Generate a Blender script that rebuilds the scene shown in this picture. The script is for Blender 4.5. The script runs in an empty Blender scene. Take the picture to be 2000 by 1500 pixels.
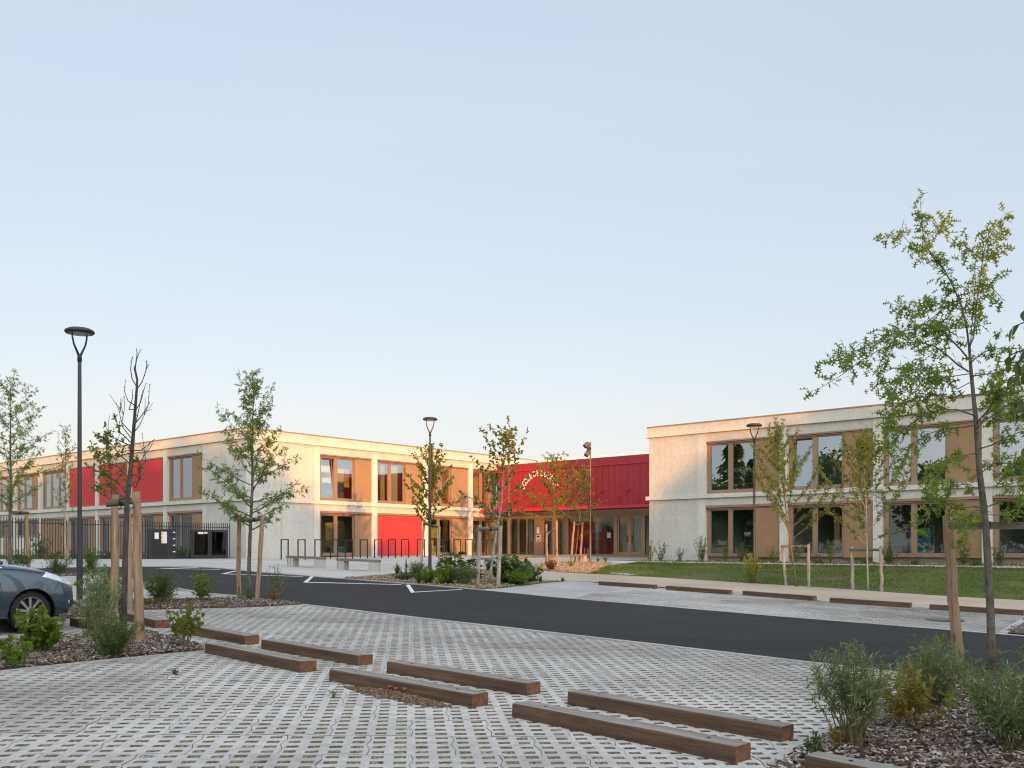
import bpy, bmesh, math, random
from mathutils import Vector, Matrix, noise
V = Vector
SC = bpy.context.scene
COL = SC.collection
rad = math.radians
# ------------------------------------------------------------------ survey
F_PX, CX, HY = 1876.0, 1000.0, 1077.0       # focal length and horizon read off the photograph (2000 px wide)
UX, VX = V((.758, -.652, 0)), V((.6525, .758, 0)).normalized()
UX.normalize()
Z3 = V((0, 0, 1))
SUN_AZ = math.atan2(.318, -.948)            # clockwise from +Y
SUN_EL = rad(3.0)
SUN_DIR = V((math.sin(SUN_AZ)*math.cos(SUN_EL), math.cos(SUN_AZ)*math.cos(SUN_EL), math.sin(SUN_EL)))

def clamp(x, a, b): return a if x < a else b if x > b else x
def lerp(a, b, t): return a+(b-a)*t
def interp(pts, x):
    if x <= pts[0][0]: return pts[0][1]
    for (x0, y0), (x1, y1) in zip(pts, pts[1:]):
        if x <= x1: return lerp(y0, y1, (x-x0)/(x1-x0))
    return pts[-1][1]
def H(X, Y):                                # the lie of the land: rises towards the school, falls to the right
    X = clamp(X, -30, 30); y = clamp(Y, -60, 62)
    b = -.0286 if y < 32 else lerp(-.0286, -.006, clamp((y-32)/23, 0, 1))
    a = -1.7+.0215*min(y, 36)+.027*max(0, y-36)+b*X
    c, k = -.26, .1
    h = clamp(.5+.5*(c-a)/k, 0, 1)
    return lerp(c, a, h)-k*h*(1-h)
def G(px, py, up=0):                        # ground point seen at a photograph pixel
    kx, kz = (px-CX)/F_PX, (HY-py)/F_PX
    y0, y1 = 2.0, 2.0
    while y1 < 120 and kz*y1 > H(kx*y1, y1): y0, y1 = y1, y1+.5
    for _ in range(30):
        m = (y0+y1)/2
        if kz*m > H(kx*m, m): y0 = m
        else: y1 = m
    return V((kx*y1, y1, H(kx*y1, y1)+up))
def at(px, py, Y): return V(((px-CX)/F_PX*Y, Y, (HY-py)/F_PX*Y))

# ------------------------------------------------------------------ object helpers
def tag(o, label=None, cat=None, group=None, kind=None):
    if label: o['label'] = label
    if cat: o['category'] = cat
    if group: o['group'] = group
    if kind: o['kind'] = kind
    return o
def thing(name, label, cat, loc=(0, 0, 0), group=None, rz=0):
    o = bpy.data.objects.new(name, None); COL.objects.link(o)
    o.empty_display_size = .2; o.location = loc; o.rotation_euler = (0, 0, rz)
    return tag(o, label, cat, group)
def copy_tree(o, parent=None):
    c = o.copy(); COL.objects.link(c)
    if parent: c.parent = parent
    for ch in list(o.children): copy_tree(ch, c)
    return c
def root_loc(o):
    while o.parent: o = o.parent
    return V(o.location)

class MB:
    def __init__(s): s.v = []; s.f = []; s.m = []; s.r = []
    def face(s, idx, m=0, r=.5): s.f.append(tuple(idx)); s.m.append(m); s.r.append(r)
    def poly(s, pts, m=0, r=.5):
        n = len(s.v); s.v.extend([tuple(p) for p in pts]); s.face(range(n, n+len(pts)), m, r)
    def box(s, o, a, b, c, m=0, r=.5):      # corner + three edge vectors
        o, a, b, c = V(o), V(a), V(b), V(c)
        if a.cross(b).dot(c) < 0: a, b = b, a
        n = len(s.v)
        for p in (o, o+a, o+a+b, o+b, o+c, o+a+c, o+a+b+c, o+b+c): s.v.append(tuple(p))
        for q in ((0, 3, 2, 1), (4, 5, 6, 7), (0, 1, 5, 4), (1, 2, 6, 5), (2, 3, 7, 6), (3, 0, 4, 7)):
            s.face([n+i for i in q], m, r)
    def bx(s, x0, x1, y0, y1, z0, z1, m=0, r=.5):
        s.box((x0, y0, z0), (x1-x0, 0, 0), (0, y1-y0, 0), (0, 0, z1-z0), m, r)
    def tube(s, pts, rs, n=8, m=0, caps=True, r=.5):
        pts = [V(p) for p in pts]
        if not hasattr(rs, '__len__'): rs = [rs]*len(pts)
        up = None; rings = []
        for i, p in enumerate(pts):
            d = (pts[min(i+1, len(pts)-1)]-pts[max(i-1, 0)])
            if d.length < 1e-9: d = V((0, 0, 1))
            d.normalize()
            if up is None: up = V((1, 0, 0)) if abs(d.x) < .9 else V((0, 1, 0))
            a = up-d*up.dot(d); a.normalize(); b = d.cross(a); up = a
            k = len(s.v); rings.append(k)
            for j in range(n):
                t = 2*math.pi*j/n
                s.v.append(tuple(p+(a*math.cos(t)+b*math.sin(t))*rs[i]))
        for k0, k1 in zip(rings, rings[1:]):
            for j in range(n): s.face((k0+j, k0+(j+1) % n, k1+(j+1) % n, k1+j), m, r)
        if caps:
            s.face([rings[0]+j for j in reversed(range(n))], m, r); s.face([rings[-1]+j for j in range(n)], m, r)
    def lathe(s, prof, c=(0, 0, 0), n=24, m=0, sx=1, sy=1):
        ks = []
        for (rr, z) in prof:
            ks.append(len(s.v))
            for j in range(n):
                t = 2*math.pi*j/n
                s.v.append((c[0]+rr*sx*math.cos(t), c[1]+rr*sy*math.sin(t), c[2]+z))
        for k0, k1 in zip(ks, ks[1:]):
            for j in range(n): s.face((k0+j, k0+(j+1) % n, k1+(j+1) % n, k1+j), m)
        s.face([ks[0]+j for j in reversed(range(n))], m); s.face([ks[-1]+j for j in range(n)], m)
    def build(s, name, mats, parent=None, smooth=False, bevel=0, local=False):
        me = bpy.data.meshes.new(name)
        off = V((0, 0, 0)) if (local or parent is None) else root_loc(parent)
        vs = s.v if off.length == 0 else [(x-off.x, y-off.y, z-off.z) for x, y, z in s.v]
        me.from_pydata(vs, [], s.f)
        if not isinstance(mats, (list, tuple)): mats = [mats]
        for m in mats: me.materials.append(m)
        if len(mats) > 1: me.polygons.foreach_set('material_index', s.m)
        at_ = me.attributes.new('rnd', 'FLOAT', 'FACE'); at_.data.foreach_set('value', s.r)
        if smooth: me.polygons.foreach_set('use_smooth', [True]*len(s.f))
        me.update()
        o = bpy.data.objects.new(name, me); COL.objects.link(o)
        if parent: o.parent = parent
        if bevel:
            b = o.modifiers.new('bevel', 'BEVEL'); b.width = bevel; b.segments = 2; b.limit_method = 'ANGLE'
        return o

# ------------------------------------------------------------------ materials
def new_mat(name):
    m = bpy.data.materials.new(name); m.use_nodes = True; nt = m.node_tree; nt.nodes.clear()
    out = nt.nodes.new('ShaderNodeOutputMaterial'); b = nt.nodes.new('ShaderNodeBsdfPrincipled')
    nt.links.new(b.outputs[0], out.inputs[0]); return m, nt, b, out
def nd(nt, t, ins=None, **kw):
    n = nt.nodes.new('ShaderNode'+t)
    for k, v in kw.items(): setattr(n, k, v)
    for k, v in (ins or {}).items():
        if hasattr(v, 'is_output') or isinstance(v, bpy.types.NodeSocket): nt.links.new(v, n.inputs[k])
        else: n.inputs[k].default_value = v
    return n
def c4(c): return (c[0], c[1], c[2], 1)
def coords(nt, scale=(1, 1, 1), rot=(0, 0, 0)):
    t = nd(nt, 'TexCoord'); mp = nd(nt, 'Mapping', {0: t.outputs['Object'], 'Scale': scale, 'Rotation': rot}); return mp.outputs[0]
def tnoise(nt, vec, scale, detail=4, rough=.55): return nd(nt, 'TexNoise', {'Vector': vec, 'Scale': scale, 'Detail': detail, 'Roughness': rough}).outputs[0]
def ramp(nt, fac, stops, interp_='LINEAR'):
    r = nd(nt, 'ValToRGB', {0: fac}); e = r.color_ramp.elements; r.color_ramp.interpolation = interp_
    while len(e) < len(stops): e.new(.5)
    for i, (p, c) in enumerate(stops): e[i].position = p; e[i].color = c4(c)
    return r.outputs[0]
def mixc(nt, fac, a, b, mode='MIX'):
    n = nd(nt, 'Mix', data_type='RGBA', blend_type=mode)
    for i, v in ((0, fac), (6, a), (7, b)):
        if isinstance(v, bpy.types.NodeSocket): nt.links.new(v, n.inputs[i])
        else: n.inputs[i].default_value = v if i == 0 else c4(v)
    return n.outputs[2]
def bump(nt, b, h, strength=.3, dist=.01):
    n = nd(nt, 'Bump', {'Strength': strength, 'Distance': dist, 'Height': h}); nt.links.new(n.outputs[0], b.inputs['Normal'])
def setp(b, **k):
    for n, v in k.items():
        n = {'col': 'Base Color', 'rough': 'Roughness', 'metal': 'Metallic', 'coat': 'Coat Weight', 'spec': 'Specular IOR Level', 'coatr': 'Coat Roughness'}[n]
        if isinstance(v, bpy.types.NodeSocket): b.id_data.links.new(v, b.inputs[n])
        else: b.inputs[n].default_value = c4(v) if n == 'Base Color' else v
def M_noise(name, c1, c2, scale=8, rough=.8, metal=0, stretch=(1, 1, 1), bs=.2, bd=.005, fine=60, spec=.4, coat=0, lo=.35, hi=.65):
    m, nt, b, o = new_mat(name); vec = coords(nt, stretch)
    n1 = tnoise(nt, vec, scale, 6, .6); n2 = tnoise(nt, coords(nt), fine, 3)
    c = ramp(nt, n1, [(lo, c1), (hi, c2)]); c = mixc(nt, .25, c, ramp(nt, n2, [(.3, (.25, .25, .25)), (.7, (.75, .75, .75))]), 'OVERLAY')
    setp(b, col=c, rough=rough, metal=metal, spec=spec, coat=coat)
    if bs: bump(nt, b, n2, bs, bd)
    return m
def M_plain(name, c, rough=.5, metal=0, spec=.5, coat=0): return M_noise(name, [x*.93 for x in c], [min(1, x*1.05) for x in c], 3, rough, metal, bs=0, spec=spec, coat=coat)
def M_concrete(name, base, dark, stain):
    m, nt, b, o = new_mat(name); vec = coords(nt)
    big = tnoise(nt, vec, .55, 5, .6); streak = tnoise(nt, coords(nt, (3, 3, .22)), 2.2, 5, .65); fine = tnoise(nt, vec, 45, 4); mid = tnoise(nt, vec, 6, 5)
    c = ramp(nt, big, [(.3, dark), (.62, base)])
    c = mixc(nt, nd(nt, 'MapRange', {0: streak, 1: .52, 2: .78, 3: 0, 4: .55}).outputs[0], c, stain)
    c = mixc(nt, .35, c, ramp(nt, mid, [(.3, (.38, .38, .38)), (.7, (.62, .62, .62))]), 'OVERLAY')
    c = mixc(nt, .2, c, ramp(nt, fine, [(.3, (.3, .3, .3)), (.7, (.7, .7, .7))]), 'OVERLAY')
    setp(b, col=c, rough=.82, spec=.35); bump(nt, b, mid, .25, .01); return m
def M_leaf(name, stops, trans=.45, gloss=.5):
    m, nt, b, o = new_mat(name)
    a = nd(nt, 'Attribute', attribute_name='rnd').outputs['Fac']
    c = ramp(nt, a, stops)
    setp(b, col=c, rough=gloss, spec=.35)
    t = nd(nt, 'BsdfTranslucent', {0: mixc(nt, .6, c, (.30, .42, .04))})
    mx = nd(nt, 'MixShader', {0: trans, 1: b.outputs[0], 2: t.outputs[0]}); nt.links.new(mx.outputs[0], o.inputs[0]); return m
def M_rnd(name, stops, rough=.9, inter='LINEAR', fine=40, spec=.3):
    m, nt, b, o = new_mat(name); a = nd(nt, 'Attribute', attribute_name='rnd').outputs['Fac']
    c = ramp(nt, a, stops, inter); n = tnoise(nt, coords(nt), fine, 4)
    c = mixc(nt, .35, c, ramp(nt, n, [(.3, (.3, .3, .3)), (.7, (.7, .7, .7))]), 'OVERLAY')
    setp(b, col=c, rough=rough, spec=spec); return m
def M_glass(name, tint=(.72, .8, .76), boost=1.0, base=.06):
    m, nt, b, o = new_mat(name); nt.nodes.remove(b)
    f = nd(nt, 'Fresnel', {0: 1.5}).outputs[0]
    f = nd(nt, 'Math', {0: f, 1: boost, 2: base}, operation='MULTIPLY_ADD', use_clamp=True).outputs[0]
    wob = nd(nt, 'Bump', {'Strength': .05, 'Distance': .02, 'Height': tnoise(nt, coords(nt), 1.2, 1)})
    g = nd(nt, 'BsdfGlossy', {'Color': (.84, .93, 1, 1), 'Roughness': .0, 'Normal': wob.outputs[0]})
    t = nd(nt, 'BsdfTransparent', {0: c4(tint)})
    mx = nd(nt, 'MixShader', {0: f, 1: t.outputs[0], 2: g.outputs[0]}); nt.links.new(mx.outputs[0], o.inputs[0]); return m
def M_speckle(name, base, dark, scale, rough=.9, big=.5, light=None, bs=.4, joints=None):
    m, nt, b, o = new_mat(name); vec = coords(nt)
    v = nd(nt, 'TexVoronoi', {'Vector': vec, 'Scale': scale}); n = tnoise(nt, vec, big, 5, .6); fn = tnoise(nt, vec, scale*.7, 3)
    c = ramp(nt, n, [(.35, dark), (.65, base)])
    sep = nd(nt, 'SeparateColor', {0: v.outputs['Color']}).outputs[0]
    c = mixc(nt, .5, c, ramp(nt, sep, [(0, (.3, .3, .3)), (.8, (.6, .6, .6)), (1, light or (.75, .75, .75))]), 'OVERLAY')
    if joints:
        br = nd(nt, 'TexBrick', {'Vector': coords(nt, (1, 1, 1), (0, 0, joints[2])), 'Color1': (1, 1, 1, 1), 'Color2': (.93, .93, .93, 1), 'Mortar': (.45, .45, .45, 1), 'Scale': 1, 'Mortar Size': .012, 'Brick Width': joints[0], 'Row Height': joints[1]})
        br.offset = 0; c = mixc(nt, 1, c, br.outputs[0], 'MULTIPLY')
    setp(b, col=c, rough=rough, spec=.3); bump(nt, b, fn, bs, .006); return m
MAT = {}
MAT['concrete'] = M_concrete('board marked concrete', (.55, .54, .485), (.475, .465, .415), (.37, .36, .325))
MAT['precast'] = M_concrete('precast concrete', (.61, .60, .54), (.54, .53, .475), (.435, .425, .38))
MAT['concrete_grey'] = M_concrete('cast concrete', (.56, .55, .52), (.44, .43, .41), (.33, .32, .30))
MAT['brown'] = M_plain('bronze lacquered metal', (.30, .20, .135), .42, .25)
MAT['panel'] = M_noise('brown fabric shutter', (.275, .172, .090), (.312, .198, .107), 1.2, .75, bs=.15, fine=250)
MAT['bronze_dark'] = M_plain('dark bronze metal', (.12, .075, .05), .45, .3)
MAT['red_blind'] = M_noise('red woven blind', (.48, .036, .042), (.53, .043, .050), 1.0, .7, bs=.1, fine=250)
MAT['red_metal'] = M_noise('red folded sheet metal', (.28, .010, .017), (.33, .014, .022), 1.0, .42, .0, stretch=(4, 4, .3), bs=0, spec=.5)
MAT['red_edge'] = M_plain('red canopy edge', (.50, .012, .04), .4)
MAT['white_roof'] = M_plain('white roof edge', (.72, .71, .68), .5)
MAT['glass'] = M_glass('window glass', boost=1.7, base=.26)
MAT['glass_low'] = M_glass('ground floor window glass', tint=(.80, .87, .83), boost=1.1, base=.03)
MAT['glass_board'] = M_glass('display case glass', tint=(.5, .5, .5), boost=1.0, base=.02)
MAT['room'] = M_plain('painted plaster', (.70, .73, .65), .9)
MAT['room_floor'] = M_plain('linoleum', (.22, .19, .15), .5)
MAT['room_sunlit'] = M_plain('plaster with sunlight tint', (.62, .50, .20), .9)  # yellow imitates the low sun shining into the upstairs rooms
MAT['curtain'] = M_noise('pale curtain', (.50, .52, .42), (.60, .60, .50), 1, .9, stretch=(12, 12, .1), bs=0)
MAT['black'] = M_plain('black steel', (.018, .018, .020), .45, .2)
MAT['anthracite'] = M_plain('anthracite lacquer', (.035, .036, .040), .42, .3)
MAT['lamp_pole'] = M_plain('dark grey lacquer', (.05, .05, .054), .38, .35)
MAT['pole_bronze'] = M_plain('bronze pole', (.15, .105, .08), .42, .35)
MAT['lens'] = M_plain('frosted lamp lens', (.45, .45, .43), .3)
def M_asphalt():
    m, nt, b, o = new_mat('asphalt'); vec = coords(nt); al = coords(nt, (.16, 1.6, 1), (0, 0, math.atan2(.72, .69)))
    st = tnoise(nt, al, 1.6, 6, .65); big = tnoise(nt, vec, .25, 4); fn = tnoise(nt, vec, 55, 4, .7); v = nd(nt, 'TexVoronoi', {'Vector': vec, 'Scale': 9}); sep = nd(nt, 'SeparateColor', {0: v.outputs['Color']}).outputs[0]
    c = ramp(nt, st, [(.3, (.017, .017, .018)), (.5, (.024, .024, .025)), (.72, (.034, .034, .034))]); c = mixc(nt, .5, c, ramp(nt, big, [(.3, (.40, .40, .40)), (.7, (.62, .62, .62))]), 'OVERLAY'); c = mixc(nt, .7, c, ramp(nt, fn, [(.3, (.25, .25, .25)), (.7, (.75, .75, .75))]), 'OVERLAY')
    near = nd(nt, 'Math', {0: v.outputs['Distance'], 1: .09}, operation='LESS_THAN').outputs[0]; rare = nd(nt, 'Math', {0: sep, 1: .955}, operation='GREATER_THAN').outputs[0]
    c = mixc(nt, nd(nt, 'Math', {0: near, 1: rare}, operation='MULTIPLY').outputs[0], c, (.42, .40, .37))
    setp(b, col=c, rough=.88, spec=.22); bump(nt, b, fn, .5, .006); return m
MAT['asphalt'] = M_asphalt()
MAT['plaza'] = M_speckle('brushed concrete', (.50, .485, .46), (.41, .395, .375), 60, .85, .25, joints=(4.2, 2.6, math.atan2(.652, .758)))
MAT['apron'] = M_speckle('broom finished concrete', (.44, .43, .415), (.32, .315, .305), 60, .85, .45)
MAT['path'] = M_speckle('sand bound gravel', (.47, .39, .31), (.39, .32, .25), 90, .9, .4)
MAT['gravel'] = M_speckle('pale gravel', (.20, .15, .105), (.05, .038, .028), 55, .95, 3.0, (1, 1, 1), 1)
def M_gravel(name, scale=48):
    m, nt, b, o = new_mat(name); vec = coords(nt); v = nd(nt, 'TexVoronoi', {'Vector': vec, 'Scale': scale}); sep = nd(nt, 'SeparateColor', {0: v.outputs['Color']}).outputs[0]
    c = ramp(nt, sep, [(0, (.06, .045, .032)), (.25, (.16, .115, .075)), (.5, (.28, .215, .15)), (.7, (.45, .41, .36)), (1, (.68, .66, .63))])
    dd = ramp(nt, v.outputs['Distance'], [(.25, (1, 1, 1)), (.65, (.35, .32, .28))]); c = mixc(nt, 1, c, dd, 'MULTIPLY')
    c = mixc(nt, nd(nt, 'MapRange', {0: tnoise(nt, vec, .9, 4), 1: .45, 2: .65, 3: 0, 4: .5}).outputs[0], c, (.10, .065, .04))
    setp(b, col=c, rough=.95, spec=.2); bump(nt, b, nd(nt, 'Math', {0: 1.0, 1: v.outputs['Distance']}, operation='SUBTRACT').outputs[0], .9, .01); return m
MAT['gravel'] = M_gravel('gravel in the paver holes')
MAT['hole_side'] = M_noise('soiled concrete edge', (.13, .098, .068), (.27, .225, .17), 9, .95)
MAT['soil'] = M_speckle('bark mulch', (.16, .115, .085), (.075, .055, .045), 35, .95, 3.0, (1, .9, .8), 1)
MAT['soil_chip'] = M_speckle('pale wood chips', (.42, .32, .21), (.27, .20, .13), 30, .95, 2.0, (1, .9, .7), 1)
MAT['earth'] = M_speckle('earth and grass', (.10, .11, .05), (.06, .07, .03), 8, .95, .2)
MAT['lawn'] = M_speckle('lawn turf', (.055, .095, .018), (.135, .115, .045), 25, .95, .7)
MAT['kerb'] = M_speckle('kerb concrete', (.45, .44, .42), (.33, .32, .31), 50, .85, .8)
MAT['white'] = M_speckle('road paint', (.70, .70, .69), (.55, .55, .55), 70, .7, 1.5)
MAT['white_kerb'] = M_speckle('white precast kerb', (.74, .73, .70), (.66, .65, .62), 50, .8, .5)
MAT['paver'] = M_rnd('grass paver concrete', [(0, (.20, .192, .182)), (.5, (.375, .363, .347)), (1, (.50, .485, .465))], .88, fine=9)
MAT['dark_stone'] = M_noise('dark marker paver', (.035, .036, .04), (.06, .06, .065), 20)
MAT['chips'] = M_rnd('weathered bark chips', [(0, (.035, .024, .018)), (.35, (.12, .075, .05)), (.6, (.20, .155, .125)), (.85, (.29, .265, .245)), (1, (.42, .405, .39))], .9)
MAT['chips_pale'] = M_rnd('fresh wood chips', [(0, (.13, .085, .055)), (.4, (.34, .25, .165)), (1, (.56, .45, .33))], .9)
MAT['grass'] = M_leaf('grass blade', [(0, (.040, .095, .013)), (.65, (.085, .155, .024)), (.88, (.17, .18, .05)), (1, (.32, .27, .12))], .3)
def M_timber(name, c1, c2, c3, axis=0, patchy=False):
    m, nt, b, o = new_mat(name); st = [9, 9, 9]; st[axis] = .5
    ri = nd(nt, 'Math', {0: nd(nt, 'ObjectInfo').outputs['Random'], 1: 40}, operation='MULTIPLY').outputs[0]
    sh = lambda q: nd(nt, 'VectorMath', {0: q, 1: nd(nt, 'CombineXYZ', {0: ri, 1: ri, 2: ri}).outputs[0]}).outputs[0]
    n = tnoise(nt, sh(coords(nt, st)), 2.2, 8, .65); w = tnoise(nt, sh(coords(nt)), 1.1, 4); k = tnoise(nt, sh(coords(nt, st)), 9, 4)
    c = ramp(nt, n, [(.3, c1), (.55, c2), (.75, c3)]); c = mixc(nt, nd(nt, 'MapRange', {0: w, 1: .5, 2: .75, 3: 0, 4: .45}).outputs[0], c, [x*.5 for x in c2])
    c = mixc(nt, .4, c, ramp(nt, k, [(.3, (.3, .3, .3)), (.7, (.7, .7, .7))]), 'OVERLAY')
    if patchy:                                # knots, remnants of bark and grey weathering
        q = tnoise(nt, sh(coords(nt, (5, 5, 1.6))), 1.6, 5, .6); q2 = tnoise(nt, sh(coords(nt, (3, 3, .9))), 1.3, 4, .6); q3 = tnoise(nt, sh(coords(nt, (9, 9, 6))), 2.0, 2)
        c = mixc(nt, nd(nt, 'MapRange', {0: q2, 1: .48, 2: .66, 3: 0, 4: .75}).outputs[0], c, (.26, .225, .185))
        c = mixc(nt, nd(nt, 'MapRange', {0: q, 1: .60, 2: .66, 3: 0, 4: .8}).outputs[0], c, (.09, .048, .03))
        c = mixc(nt, nd(nt, 'MapRange', {0: q3, 1: .70, 2: .74, 3: 0, 4: .85}).outputs[0], c, (.05, .03, .02))
    setp(b, col=c, rough=.78, spec=.3); bump(nt, b, k, .4, .006); return m
MAT['timber'] = M_timber('brown treated timber', (.055, .033, .020), (.118, .071, .044), (.18, .113, .071))
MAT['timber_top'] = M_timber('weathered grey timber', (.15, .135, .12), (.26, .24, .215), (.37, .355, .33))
MAT['timber_end'] = M_noise('sawn end grain', (.11, .045, .022), (.22, .10, .05), 14, .8, stretch=(1, 1, 1))
MAT['bench_top'] = M_timber('weathered bench timber', (.10, .09, .08), (.20, .18, .16), (.30, .28, .25))
MAT['stake'] = M_timber('peeled softwood pole', (.17, .095, .05), (.37, .245, .14), (.47, .345, .22), 2, True)
MAT['stake_grey'] = M_timber('grey weathered pole', (.20, .17, .14), (.40, .34, .28), (.55, .48, .40), 2, True)
MAT['rail_grey'] = M_timber('grey weathered rail', (.06, .055, .05), (.13, .115, .10), (.22, .195, .17), 0)
MAT['bark'] = M_noise('smooth grey bark', (.075, .065, .05), (.17, .155, .125), 14, .9, stretch=(1, 1, .5), bs=.6, bd=.01)
MAT['bark_dark'] = M_noise('dark bark', (.045, .036, .030), (.10, .085, .07), 14, .9, stretch=(1, 1, .4), bs=.6, bd=.01)
MAT['bark_pale'] = M_noise('pale birch like bark', (.22, .20, .15), (.42, .40, .33), 10, .9, stretch=(1, 1, .6), bs=.4)
MAT['twig'] = M_noise('green brown twig', (.10, .085, .04), (.20, .17, .08), 14, .8, bs=0)
MAT['leaf_oak'] = M_leaf('oak leaf', [(0, (.058, .100, .014)), (.6, (.145, .205, .025)), (1, (.28, .31, .042))])
MAT['leaf_hornbeam'] = M_leaf('small dark leaf', [(0, (.050, .072, .014)), (.6, (.130, .145, .022)), (1, (.29, .25, .040))])  # ramp yellowed to carry the low sunlight on the middle trees
MAT['leaf_yellow'] = M_leaf('yellowish leaf', [(0, (.10, .10, .016)), (.6, (.21, .195, .03)), (1, (.34, .27, .05))])
MAT['leaf_willow'] = M_leaf('willow leaf', [(0, (.060, .090, .022)), (.6, (.12, .155, .040)), (1, (.20, .23, .07))])
MAT['leaf_lime'] = M_leaf('bright broad leaf', [(0, (.060, .115, .014)), (.6, (.115, .19, .022)), (1, (.19, .26, .04))])
MAT['leaf_grey'] = M_leaf('grey green narrow leaf', [(0, (.055, .082, .038)), (.5, (.135, .185, .080)), (1, (.31, .37, .22))], .3)
MAT['leaf_dark'] = M_leaf('dark green leaf', [(0, (.022, .048, .014)), (.6, (.050, .098, .026)), (1, (.105, .165, .042))], .3)
MAT['leaf_red'] = M_leaf('bronze red leaf', [(0, (.090, .12, .02)), (.45, (.22, .18, .03)), (.75, (.27, .10, .035)), (1, (.22, .03, .03))], .4)
MAT['leaf_cherry'] = M_leaf('large glossy leaf', [(0, (.014, .040, .012)), (.6, (.030, .075, .016)), (1, (.10, .17, .025))], .35, .35)
MAT['petal'] = M_plain('pink petals', (.50, .06, .22), .7)
MAT['petal_white'] = M_plain('white petals', (.75, .74, .72), .7)
def M_rusty():
    m, nt, b, o = new_mat('concrete block with rust runs'); n = tnoise(nt, coords(nt, (9, 9, .5)), 1.3, 5, .6); f = tnoise(nt, coords(nt), 30, 4)
    c = ramp(nt, f, [(.3, (.36, .35, .33)), (.7, (.50, .49, .46))]); c = mixc(nt, nd(nt, 'MapRange', {0: n, 1: .56, 2: .68, 3: 0, 4: .75}).outputs[0], c, (.16, .075, .035)); setp(b, col=c, rough=.85); bump(nt, b, f, .3, .006); return m
MAT['rusty_block'] = M_rusty()
MAT['dead_leaf'] = M_rnd('fallen leaves', [(0, (.22, .06, .025)), (1, (.38, .13, .05))])
MAT['paper'] = M_plain('white paper', (.75, .75, .74), .8)
# ------------------------------------------------------------------ buildings
PL = V((-14.27, 51.5, 0)); PR = V((7.33, 51.5, 0)); PRED = PL+VX*20.35
class Facade:
    def __init__(s, P, d, n): s.P, s.d, s.n = P, d, n
    def pt(s, t, o, z): return s.P+s.d*t+s.n*o+Z3*z
    def t(s, px, o=0):                       # distance along the wall seen at a photograph column
        k = (px-CX)/F_PX; P = s.P+s.n*o
        return (k*P.y-P.x)/(s.d.x-k*s.d.y)
    def box(s, mb, t0, t1, o0, o1, z0, z1, m=0, r=.5):
        mb.box(s.pt(t0, o0, z0), s.d*(t1-t0), s.n*(o1-o0), Z3*(z1-z0), m, r)
    def quad(s, mb, t0, t1, o, z0, z1, m=0, r=.5):
        mb.poly([s.pt(t0, o, z0), s.pt(t1, o, z0), s.pt(t1, o, z1), s.pt(t0, o, z1)], m, r)
FA = Facade(PL, UX, -VX); FB = Facade(PL, VX, UX); FR = Facade(PR, UX, -VX); FH = Facade(PRED, UX, -VX)
ZB, ZFL, ZLO0, ZLO1, ZBX1, ZBD0, ZBD1, ZUP0, ZUP1, ZUX1, ZCO0, ZCO1, ZPA, ZTOP = -1.3, -.29, -.15, 2.17, 2.35, 2.73, 2.94, 3.06, 5.50, 5.63, 6.07, 6.29, 6.62, 6.68

def window(root, F, t0, t1, z0, z1, panes, o=-.20, glass='glass', sill=True, tilt=None):
    """one bronze frame with its panes; panes = [(fraction, fraction), ...] left to right"""
    W = t1-t0; fr = MB(); ft = .07
    F.box(fr, t0, t1, o-.06, o+.03, z0-.11, z0+.03); F.box(fr, t0, t1, o-.06, o+.03, z1-.04, z1)
    edges = [0]
    for a, b in panes: edges += [a, b]
    edges.append(1)
    for a, b in zip(edges[::2], edges[1::2]):
        if b-a > .002: F.box(fr, t0+W*a, t0+W*b, o-.06, o+.03, z0+.03, z1-.04)
    for a, b in panes:                       # slim casement profile and drainage slots
        p, q = t0+W*a, t0+W*b
        for (x0, x1, y0, y1) in ((p, q, z0+.03, z0+.075), (p, q, z1-.085, z1-.04), (p, p+.04, z0+.075, z1-.085), (q-.04, q, z0+.075, z1-.085)):
            F.box(fr, x0, x1, o-.045, o+.012, y0, y1)
        for k in (.12, .85): F.box(fr, lerp(p, q, k), lerp(p, q, k)+.06, o+.03, o+.034, z0-.05, z0-.035, 1)
    f = fr.build('window', [MAT['brown'], MAT['black']], root)
    for i, (a, b) in enumerate(panes):
        g = MB(); p, q = t0+W*a+.04, t0+W*b-.04
        if tilt == i:                         # bottom-hung sash standing ajar
            A, B = F.pt(p, o-.02, z0+.075), F.pt(q, o-.02, z0+.075); C, D = F.pt(q, o-.22, z1-.1), F.pt(p, o-.22, z1-.1)
            g.poly([A, B, C, D]); 
            fr2 = MB()
            for (u, v_) in ((B, C), (D, A), (C, D)): fr2.tube([u, v_], .03, 4)
            fr2.build('sash', MAT['brown'], f)
        else: F.quad(g, p, q, o-.02, z0+.075, z1-.085)
        g.build('pane', MAT[glass], f)
    return f
def rooms(root, F, t0, t1, o_back, z0, z1, walls, mats, front=-.32):
    """floor, ceiling, back wall and partitions behind one storey"""
    mb = MB()
    F.box(mb, t0, t1, o_back, front, z0-.25, z0, 1); F.box(mb, t0, t1, o_back, front, z1, z1+.2, 0); F.box(mb, t0, t1, o_back-.15, o_back, z0-.25, z1+.2, 2)
    for w in walls: F.box(mb, w-.06, w+.06, o_back, front, z0, z1, 2)
    mb.build('interior', [MAT[m] for m in mats], root)
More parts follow.
